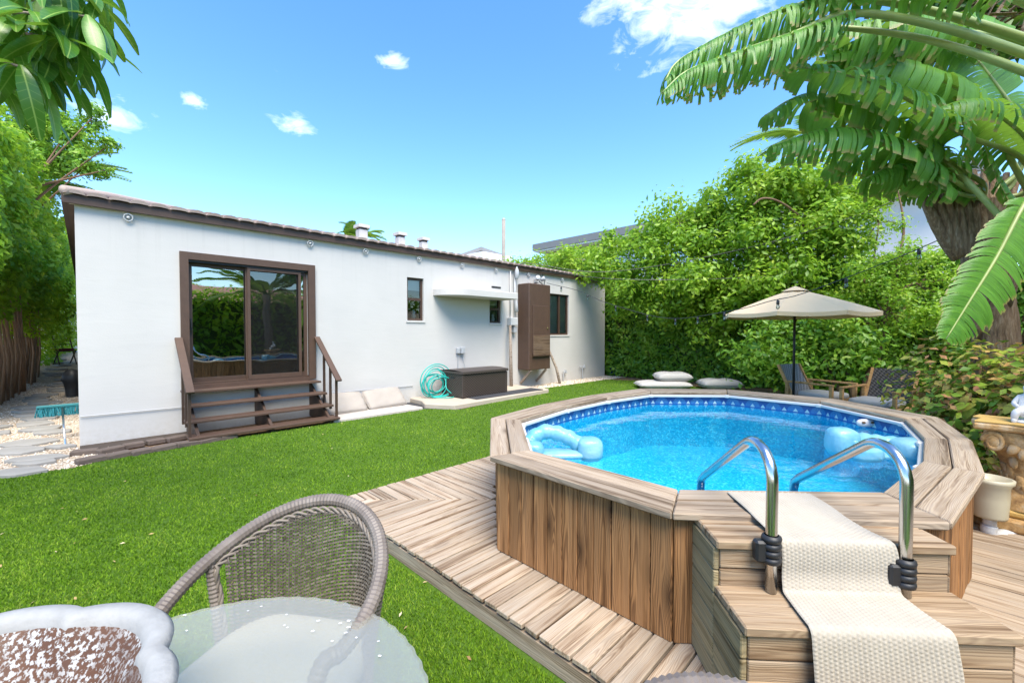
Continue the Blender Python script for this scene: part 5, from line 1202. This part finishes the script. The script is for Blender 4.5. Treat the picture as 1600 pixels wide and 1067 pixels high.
# large-leaved tree reaching in at the upper left
def big_leaf(name, L, W_, curl, mat, parent, Mx=None):
    mb = MB(); n = 7
    prof = [0.15, .5, .78, .94, 1., .96, .76, .22]
    for i in range(n + 1):
        f = i / n; x = L * f; z = -curl * L * f * f; hw = W_ / 2 * prof[i]; mb.v += [(x, -hw, z + hw * .35), (x, 0, z), (x, hw, z + hw * .35)]
    for i in range(n):
        o = i * 3; mb.f += [(o, o + 1, o + 4, o + 3), (o + 1, o + 2, o + 5, o + 4)]
    return mb.build(name, mat, parent, smooth=True, M=Mx)
def m_bigleaf(name, c0, c1, vein, rough=.3, trans=.3, spec=.5, sc_=26.):
    m, t, out = newmat(name); tc = t('ShaderNodeTexCoord').outputs['Object']; sp = t('ShaderNodeSeparateXYZ', {0: tc}); rnd = t('ShaderNodeObjectInfo').outputs['Random']
    ay = t.math('ABSOLUTE', sp.outputs[1]); vn = t.step(t.math('ABSOLUTE', t.math('SINE', t.math('MULTIPLY', t.math('SUBTRACT', sp.outputs[0], t.math('MULTIPLY', ay, .7)), sc_ * 4))), .22, .05)
    vn = t.math('MAXIMUM', t.math('MULTIPLY', vn, .4), t.step(ay, .004, .002)); c = t.mix(rnd, c0, c1); c = t.mix(t.math('MULTIPLY', t.noise(tc, 9., 3), .4), c, c0); c = t.mix(vn, c, vein)
    p = t('ShaderNodeBsdfPrincipled', {'Base Color': c, 'Roughness': rough, 'Specular IOR Level': spec}); tl = t('ShaderNodeBsdfTranslucent', {0: t.mix(.5, c, (.3, .5, .04))})
    mx = t('ShaderNodeMixShader', {0: trans, 1: p.outputs[0], 2: tl.outputs[0]}); t.nt.links.new(mx.outputs[0], out.inputs[0]); return m
M['bigleaf'] = m_bigleaf('glossy_big_leaf', (.035, .13, .016), (.14, .33, .026), (.28, .42, .09))
ut = thing('umbrella_leaf_tree', 'tree with large glossy drooping leaves in the upper left corner', 'tree')
TB = S(-5.6, 3.2, 0); MB().tube(smooth_path([TB, S(-5.5, 3.2, 1.8), S(-5.2, 3.1, 3.2)], 5), list(np.linspace(.14, .08, 11)), 9).build('trunk', M['barkpale'], ut, smooth=True)
lv = [big_leaf('leaf', .28, .082, c_, M['bigleaf'], ut) for c_ in (.25, .5, .75)]; used = [0, 0, 0]
WH = [(10, 20, 2.7), (70, 10, 2.9), (118, 22, 3.1), (160, 40, 2.9), (40, 75, 2.6), (95, 70, 2.8), (15, 120, 2.8), (70, 115, 2.9), (5, 165, 2.6), (120, 60, 3.2), (35, 40, 3.3), (150, -10, 3.0), (-10, 70, 3.0), (95, -5, 2.6), (55, 95, 3.3), (20, 85, 3.4), (-20, 130, 3.1), (60, 60, 2.5), (100, 40, 2.7), (130, 90, 2.9), (85, 130, 2.7), (40, 140, 2.5), (30, 110, 2.6), (110, 100, 2.6), (145, 65, 2.7)]
lmb = MB()
for wi, (px, py, d) in enumerate(WH):
    c = Q(px, py - 30, d); src = S(-5.2, 3.1, 3.2); lmb.tube(smooth_path([src, src.lerp(c, .5) + Vector((0, 0, .35)), c], 5), list(np.linspace(.03, .008, 11)), 6)
    for k in range(9):
        az = 2 * math.pi * k / 9 + random.uniform(-.25, .25); el = R(random.uniform(-62, -5)); s_ = random.uniform(.75, 1.2); vi = random.randrange(3)
        Mx = T(c + Vector((.03 * math.cos(az), .03 * math.sin(az), 0))) @ Matrix.Rotation(az, 4, 'Z') @ Matrix.Rotation(-el, 4, 'Y') @ Matrix.Rotation(random.uniform(-.5, .5), 4, 'X') @ Matrix.Diagonal((s_, s_, s_, 1))
        if not used[vi]: lv[vi].matrix_local = Mx; used[vi] = 1
        else: link(lv[vi].data, 'leaf', ut, Mx)
lmb.build('limbs', M['barkpale'], ut, smooth=True)
# copperleaf bush on the right
cb = thing('copperleaf_bush', 'bush of mottled green, yellow and copper leaves beside the pool', 'bush')
def m_copper(island):
    m, t, out = newmat('copperleaf' + ('_mass' if island else '')); g = t('ShaderNodeNewGeometry'); rnd = g.outputs['Random Per Island'] if island else t('ShaderNodeObjectInfo').outputs['Random']
    n = t.noise(g.outputs['Position'], 28., 3); nb = t.noise(g.outputs['Position'], 1.6, 2); f = t.math('ADD', t.math('MULTIPLY', rnd, .72), t.math('MULTIPLY', nb, .28))
    c = t.ramp(f, [(0, (.05, .11, .02)), (.2, (.12, .26, .025)), (.42, (.28, .42, .04)), (.6, (.50, .52, .08)), (.76, (.56, .36, .11)), (.88, (.60, .26, .15)), (1, (.34, .10, .07))])
    c = t.mix(t.math('MULTIPLY', t.step(n, .52, .66), .5), c, (.17, .09, .04))
    p = t('ShaderNodeBsdfPrincipled', {'Base Color': c, 'Roughness': .45, 'Specular IOR Level': .3}); tl = t('ShaderNodeBsdfTranslucent', {0: c}); mx = t('ShaderNodeMixShader', {0: .25, 1: p.outputs[0], 2: tl.outputs[0]})
    t.nt.links.new(mx.outputs[0], out.inputs[0]); return m
def bush_pts(n, deep):
    f = rng.random(n); a = rng.uniform(0, 2 * np.pi, n); el = np.arcsin(rng.random(n)); A, B = S(5.5, 5.5, .1), S(5.35, 3.7, .1)
    k = 1 - deep * rng.random(n) ** 1.3; bumps = 1 + .10 * np.sin(f * 17 + a * 3) + .07 * np.sin(a * 7 + el * 6)
    rx, rz = .70 * k * bumps, 1.48 * k * bumps
    D = np.stack([np.cos(a) * np.cos(el), np.sin(a) * np.cos(el), np.sin(el)], 1)
    P = np.array(A)[None] * (1 - f[:, None]) + np.array(B)[None] * f[:, None] + D * np.stack([rx, rx, rz], 1)
    # flatten to a clipped hedge top
    P[:, 2] = np.minimum(P[:, 2], 1.52 + .10 * np.sin(P[:, 0] * 5) + rng.uniform(-.12, .06, n)); return P, D + np.array([0, 0, .4])
P, D = bush_pts(5200, .55); leaves('foliage', P, D, .105, m_copper(True), cb, aspect=.6, fold=.3, jitn=.5, droop=.8)
P, D = bush_pts(2600, .08); vd = np.array(CAM)[None] - P; sc_ = np.sum(unit(D) * unit(vd), 1) - .06 * np.linalg.norm(vd, axis=1); idx = np.argsort(-sc_)[:295]
cmat = m_copper(False); cl_ = [big_leaf('leaf', .125, .075, c_, cmat, cb) for c_ in (.2, .45)]; used = [0, 0]
for q in idx:
    n_ = Vector(unit(D[q:q + 1])[0]); zq = n_.to_track_quat('Z', 'X').to_matrix().to_4x4(); s_ = random.uniform(.75, 1.35); vi = random.randrange(2)
    Mx = T(Vector(P[q])) @ zq @ Matrix.Rotation(random.uniform(0, 6.28), 4, 'Z') @ Matrix.Rotation(random.uniform(.0, .7), 4, 'Y') @ Matrix.Diagonal((s_, s_, s_, 1))
    if not used[vi]: cl_[vi].matrix_local = Mx; used[vi] = 1
    else: link(cl_[vi].data, 'leaf', cb, Mx)
for k in range(9):
    b = S(5.4 + .1 * random.random(), 3.7 + 1.8 * k / 8, 0); MB().tube([b, b + Vector((random.uniform(-.2, .2), random.uniform(-.2, .2), 1.2))], [.025, .01], 6).build('stem', M['bark'], cb, smooth=True)
# traveller's palms
def m_banana(name, c0, c1, vein):
    m, t, out = newmat(name); uv = t('ShaderNodeUVMap').outputs[0]; sp = t('ShaderNodeSeparateXYZ', {0: uv}); g = t('ShaderNodeNewGeometry'); isl = g.outputs['Random Per Island']
    ln = t.noise(t('ShaderNodeCombineXYZ', {0: t.math('MULTIPLY', sp.outputs[0], 90.), 1: t.math('MULTIPLY', sp.outputs[1], 1.5), 2: 0.}).outputs[0], 1., 3)
    c = t.mix(t.step(ln, .3, .7), c0, c1); c = t.mix(t.math('MULTIPLY', isl, .35), c, tuple(q * 1.5 for q in c1))
    c = t.mix(t.step(t.math('ADD', sp.outputs[1], t.math('MULTIPLY', t.noise(g.outputs['Position'], 14., 3), .12)), .98, 1.06), c, (.36, .27, .10)); c = t.mix(t.step(sp.outputs[1], .035, .015), c, vein)
    p = t('ShaderNodeBsdfPrincipled', {'Base Color': c, 'Roughness': .38, 'Specular IOR Level': .5}); tl = t('ShaderNodeBsdfTranslucent', {0: t.mix(.5, c, (.30, .45, .05))})
    bn = t('ShaderNodeBump', {'Height': ln, 'Strength': .5, 'Distance': .01}); t.nt.links.new(bn.outputs[0], p.inputs['Normal'])
    mx = t('ShaderNodeMixShader', {0: .42, 1: p.outputs[0], 2: tl.outputs[0]}); t.nt.links.new(mx.outputs[0], out.inputs[0]); return m
M['banana'] = m_banana('torn_palm_blade', (.045, .16, .02), (.15, .35, .04), (.28, .34, .10)); M['bananabacklit'] = m_banana('backlit_palm_blade', (.16, .26, .06), (.30, .40, .13), (.4, .42, .2))  # second blade is paler: light coming through from behind put into its colour
M['petiole'] = m_plain('pale_green_petiole', (.27, .33, .10), .45, .3, 6)
def m_dry():
    m, t, out = newmat('dry_sheath'); tc = t('ShaderNodeTexCoord').outputs['Object']
    a = t.noise(t.vm('MULTIPLY', tc, (34., 34., 5.)), 1., 5, .65); b = t.noise(tc, 5., 4)
    c = t.ramp(a, [(.3, (.075, .045, .026)), (.5, (.24, .155, .09)), (.72, (.46, .36, .25))]); c = t.mix(t.math('MULTIPLY', b, .5), c, (.13, .07, .04))
    pbr(t, out, c, .9, a, .9, .03); return m
M['dry'] = m_dry()
def rav_leaf(parent, rib, petiole, width, up=(0, 0, 1), droop=.8, tear=.6, nst=46, mat='banana', sides=(1, 1), pr=.035, seed=0):
    """rib: midrib points base->tip, strips on either side of it, partly torn apart and hanging"""
    rr = random.Random(seed); P = smooth_path(rib, 8); L = [0]
    for a, b in zip(P[:-1], P[1:]): L.append(L[-1] + (b - a).length)
    tot = L[-1]; at_ = lambda s_: Vector([np.interp(s_, L, [v[k] for v in P]) for k in range(3)])
    V, F, UV = [], [], []; up = Vector(up).normalized(); NK = 5; st = tot / nst
    for sd_, on in zip((-1, 1), sides):
        if not on: continue
        prev_t = False; dr = droop
        for i in range(nst):
            s0, s1 = st * i, st * (i + 1); f = (i + .5) / nst; wl = width * (math.sin(math.pi * min(1., .12 + .86 * f)) ** .55) * rr.uniform(.9, 1.05)
            torn = rr.random() < tear
            if torn or i == 0: dr = droop * rr.uniform(.6, 1.4); sk_ = rr.uniform(-.1, .25)
            gap = st * .10 if torn else 0
            row = []
            for s_ in (s0 + gap, s1):
                b = at_(s_); tg = (at_(min(tot, s_ + .02)) - at_(max(0, s_ - .02))).normalized(); sv = tg.cross(up).normalized() * sd_; n_ = sv.cross(tg).normalized(); n_ = n_ if n_.z > 0 else -n_
                pts = []
                for k in range(NK + 1):
                    q = k / NK; out = wl * q; pts.append(b + sv * (out * math.cos(dr * q)) + tg * (out * (.22 + sk_ * q)) + n_ * (.06 * wl * math.sin(math.pi * q)) - Vector((0, 0, 1)) * (out * math.sin(min(1.5, dr * q)) ))
                row.append(pts)
            o = len(V)
            for pts, s_ in zip(row, (s0, s1)):
                for k, p in enumerate(pts): V.append(p); UV.append((s_, k / NK))
            F += [(o + k, o + k + 1, o + NK + 2 + k, o + NK + 1 + k) for k in range(NK)]
    mb = MB(); mb.v = V; mb.f = F
    me = bpy.data.meshes.new('leaf_blade'); me.from_pydata([tuple(v) for v in V], [], F); ul = me.uv_layers.new(name='UVMap')
    for lp in me.loops: ul.data[lp.index].uv = UV[lp.vertex_index]
    me.polygons.foreach_set('use_smooth', [True] * len(F)); me.materials.append(M[mat]); o = link(me, 'leaf_blade', parent)
    path = smooth_path(list(petiole) + list(rib), 6); n = len(path); MB().tube(path, [pr * (1 - .85 * i / n) for i in range(n)], 8).build('petiole', M['petiole'], o, smooth=True)
    return o
tp = thing('travellers_palm', 'large fan palm with torn banana-like leaves and brown sheathed trunk', 'palm')
CT = Q(1530, 315, 5.2)
# trunk and woody sheaths
b0 = Q(1560, 560, 5.3); b0.z = -.02
MB().tube(smooth_path([b0, Q(1555, 520, 5.3), Q(1535, 420, 5.25), CT], 5), [.26, .25, .24, .23, .22, .21, .21, .2, .2, .2, .2, .2, .2, .2, .2, .2][:16], 14).build('trunk', M['dry'], tp, smooth=True)
for k in range(12):
    f = k / 11; x0 = 1500 + 60 * f; p0 = Q(x0 - 8, 405 - 10 * math.sin(3 * f), 5.15 - .15 * math.sin(math.pi * f)); p2 = Q(1428 + 190 * f, 290 - 22 * math.sin(math.pi * f), 5.1 + .2 * f); mid = p0.lerp(p2, .5) + Vector((0, 0, -.05))
    MB().tube(smooth_path([p0, mid, p2], 5), [.05, .06, .065, .065, .06, .06, .055, .05, .045, .04, .03], 7).build('sheath', M['dry'], tp, smooth=True)
for k in range(10):
    a = random.uniform(0, 6.28); z = random.uniform(.3, 2.0); c = Vector((b0.x, b0.y, z)); MB().tube([c + Vector((.22 * math.cos(a), .22 * math.sin(a), 0)), c + Vector((.30 * math.cos(a), .30 * math.sin(a), .25)), c + Vector((.25 * math.cos(a), .25 * math.sin(a), .5))], [.03, .05, .01], 6).build('sheath', M['dry'], tp, smooth=True)
rav_leaf(tp, [Q(1500, 215, 4.5), Q(1420, 165, 4.3), Q(1330, 127, 4.2), Q(1225, 108, 4.1)], [Q(1640, 400, 5.0), Q(1600, 262, 4.8)], .42, droop=1.0, tear=.75, seed=1, nst=40)
rav_leaf(tp, [Q(1500, 270, 4.9), Q(1400, 205, 4.6), Q(1310, 165, 4.5), Q(1240, 158, 4.4), Q(1190, 185, 4.3)], [CT, Q(1530, 290, 5.0)], .42, droop=.9, tear=.6, seed=2)
rav_leaf(tp, [Q(1470, 275, 4.7), Q(1380, 225, 4.5), Q(1290, 207, 4.4), Q(1200, 232, 4.3)], [CT, Q(1510, 300, 4.9)], .40, droop=1.0, tear=.6, seed=3)
rav_leaf(tp, [Q(1600, 312, 4.1), Q(1555, 400, 4.0), Q(1515, 468, 3.95), Q(1478, 530, 3.9)], [Q(1690, 300, 4.6), Q(1640, 270, 4.4)], .29, up=(-FWD.x, -FWD.y, .25), droop=.3, tear=.3, seed=4, pr=.03)
rav_leaf(tp, [Q(1480, 300, 4.8), Q(1400, 262, 4.7), Q(1350, 280, 4.6)], [CT, Q(1520, 310, 5.0)], .38, droop=1.0, tear=.4, seed=5, nst=26)
rav_leaf(tp, [Q(1590, 210, 5.1), Q(1540, 130, 5.2), Q(1490, 80, 5.3), Q(1420, 60, 5.4)], [CT, Q(1575, 290, 5.2)], .60, up=(-FWD.x, -FWD.y, .6), droop=.35, tear=.2, seed=6)
rav_leaf(tp, [Q(1500, 200, 6.2), Q(1440, 140, 6.4), Q(1360, 110, 6.5)], [CT, Q(1540, 270, 5.8)], .55, up=(-FWD.x, -FWD.y, -.1), droop=.0, tear=.8, seed=7, mat='bananabacklit', nst=24)
rav_leaf(tp, [Q(1560, 190, 5.0), Q(1460, 130, 5.0), Q(1350, 95, 5.0), Q(1270, 100, 5.0)], [CT, Q(1590, 260, 5.1)], .55, droop=1.0, tear=.35, seed=21, nst=34)
rav_leaf(tp, [Q(1510, 300, 5.1), Q(1440, 250, 5.0), Q(1360, 235, 5.0), Q(1290, 262, 4.9)], [CT, Q(1530, 315, 5.2)], .45, droop=1.0, tear=.4, seed=22, nst=34)
rav_leaf(tp, [Q(1610, 240, 4.7), Q(1560, 190, 4.6), Q(1500, 165, 4.5), Q(1440, 180, 4.5)], [CT, Q(1600, 300, 5.0)], .5, droop=.9, tear=.4, seed=23, nst=30)
rav_leaf(tp, [Q(1590, 330, 4.6), Q(1560, 290, 4.7), Q(1530, 230, 4.8)], [Q(1600, 420, 4.9), Q(1600, 380, 4.7)], .35, droop=.6, tear=.5, seed=12, nst=20)
for a, b in (((1455, 240, 4.9), (1610, 400, 4.5)), ((1520, 180, 4.8), (1600, 300, 4.9))): MB().tube(smooth_path([Q(*a), (Q(*a) + Q(*b)) / 2 + Vector((0, 0, .05)), Q(*b)], 5), .032, 8).build('leaf_stalk', M['petiole'], tp, smooth=True)
tq = thing('travellers_palm', 'second fan palm whose long pale leaf stalks cross the upper right corner', 'palm')
BT = Q(1960, 330, 4.4); bb_ = BT.copy(); bb_.z = -.02
MB().tube([bb_, BT], [.28, .2], 14).build('trunk', M['dry'], tq, smooth=True)
rav_leaf(tq, [Q(1330, 8, 3.95), Q(1240, 18, 3.9), Q(1150, 52, 3.85), Q(1060, 100, 3.8), Q(1036, 132, 3.75)], [BT, Q(1760, 130, 4.1), Q(1600, 72, 4.0), Q(1450, 28, 4.0)], .34, droop=1.25, tear=.9, seed=8, nst=60, pr=.05)
rav_leaf(tq, [Q(1320, 30, 3.8), Q(1230, 62, 3.75), Q(1140, 92, 3.7), Q(1070, 118, 3.65), Q(1032, 150, 3.6)], [BT, Q(1760, 160, 4.0), Q(1600, 95, 3.9), Q(1450, 48, 3.85)], .34, droop=1.3, tear=.9, seed=9, nst=60, pr=.05)
rav_leaf(tq, [Q(1290, 50, 4.2), Q(1240, 52, 4.3), Q(1190, 68, 4.4)], [BT, Q(1760, 190, 4.0), Q(1600, 122, 3.9), Q(1440, 70, 4.0)], .5, droop=1.2, tear=.5, seed=10, nst=22, pr=.05)
rav_leaf(tq, [Q(1560, 60, 4.9), Q(1470, 40, 5.0), Q(1380, 50, 5.0), Q(1300, 85, 5.0)], [BT, Q(1680, 120, 4.7)], .6, droop=1.1, tear=.45, seed=24, nst=34)
rav_leaf(tq, [Q(1440, 50, 4.6), Q(1380, 40, 4.7), Q(1290, 60, 4.8)], [BT, Q(1650, 100, 4.5)], .6, droop=1.1, tear=.5, seed=11, nst=24)
rav_leaf(tq, [Q(1560, 0, 3.7), Q(1500, -40, 3.7), Q(1400, -60, 3.7), Q(1250, -30, 3.7)], [BT, Q(1700, 80, 3.9)], .45, droop=1.1, tear=.6, seed=13, nst=40, pr=.05)
dk = MB()
for k in range(60):
    a = Q(random.uniform(1480, 1640), random.uniform(-30, 70), random.uniform(4.8, 5.6)); b = a + Vector((random.uniform(-.5, .3), random.uniform(-.3, .5), random.uniform(-.5, .25))); dk.bar(a, b, .05, .004)
o = dk.build('dry_fronds', M['dry'], tq); o['kind'] = 'stuff'
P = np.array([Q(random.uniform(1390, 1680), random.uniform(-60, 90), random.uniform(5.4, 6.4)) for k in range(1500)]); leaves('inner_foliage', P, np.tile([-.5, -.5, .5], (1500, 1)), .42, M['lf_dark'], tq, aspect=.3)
palm('yellowing feather palm fronds between the torn leaves', Q(1330, 500, 8) * Vector((1, 1, 0)) if False else (lambda q: (q.x, q.y, 0))(Q(1263, 500, 14.0)), 8.0, 12, 2.3, .6, .085)
hedge('hedge', 'green hedge opposite the house, mirrored in the door glass', (-3, 14, -14.2, -12.6, 0, 3.3), 10000, .22, M['lf_left'], ('y+', 'z+'), .5)
for i, (x, y, h) in enumerate(((5.6, -11.6, 3.2), (8.6, -11.8, 4.0))):
    palm('feather palm opposite the house %s' % ('nearer the pool' if i == 0 else 'farther right'), (x, y, 0), h, 12, 2.4, .6, .13)
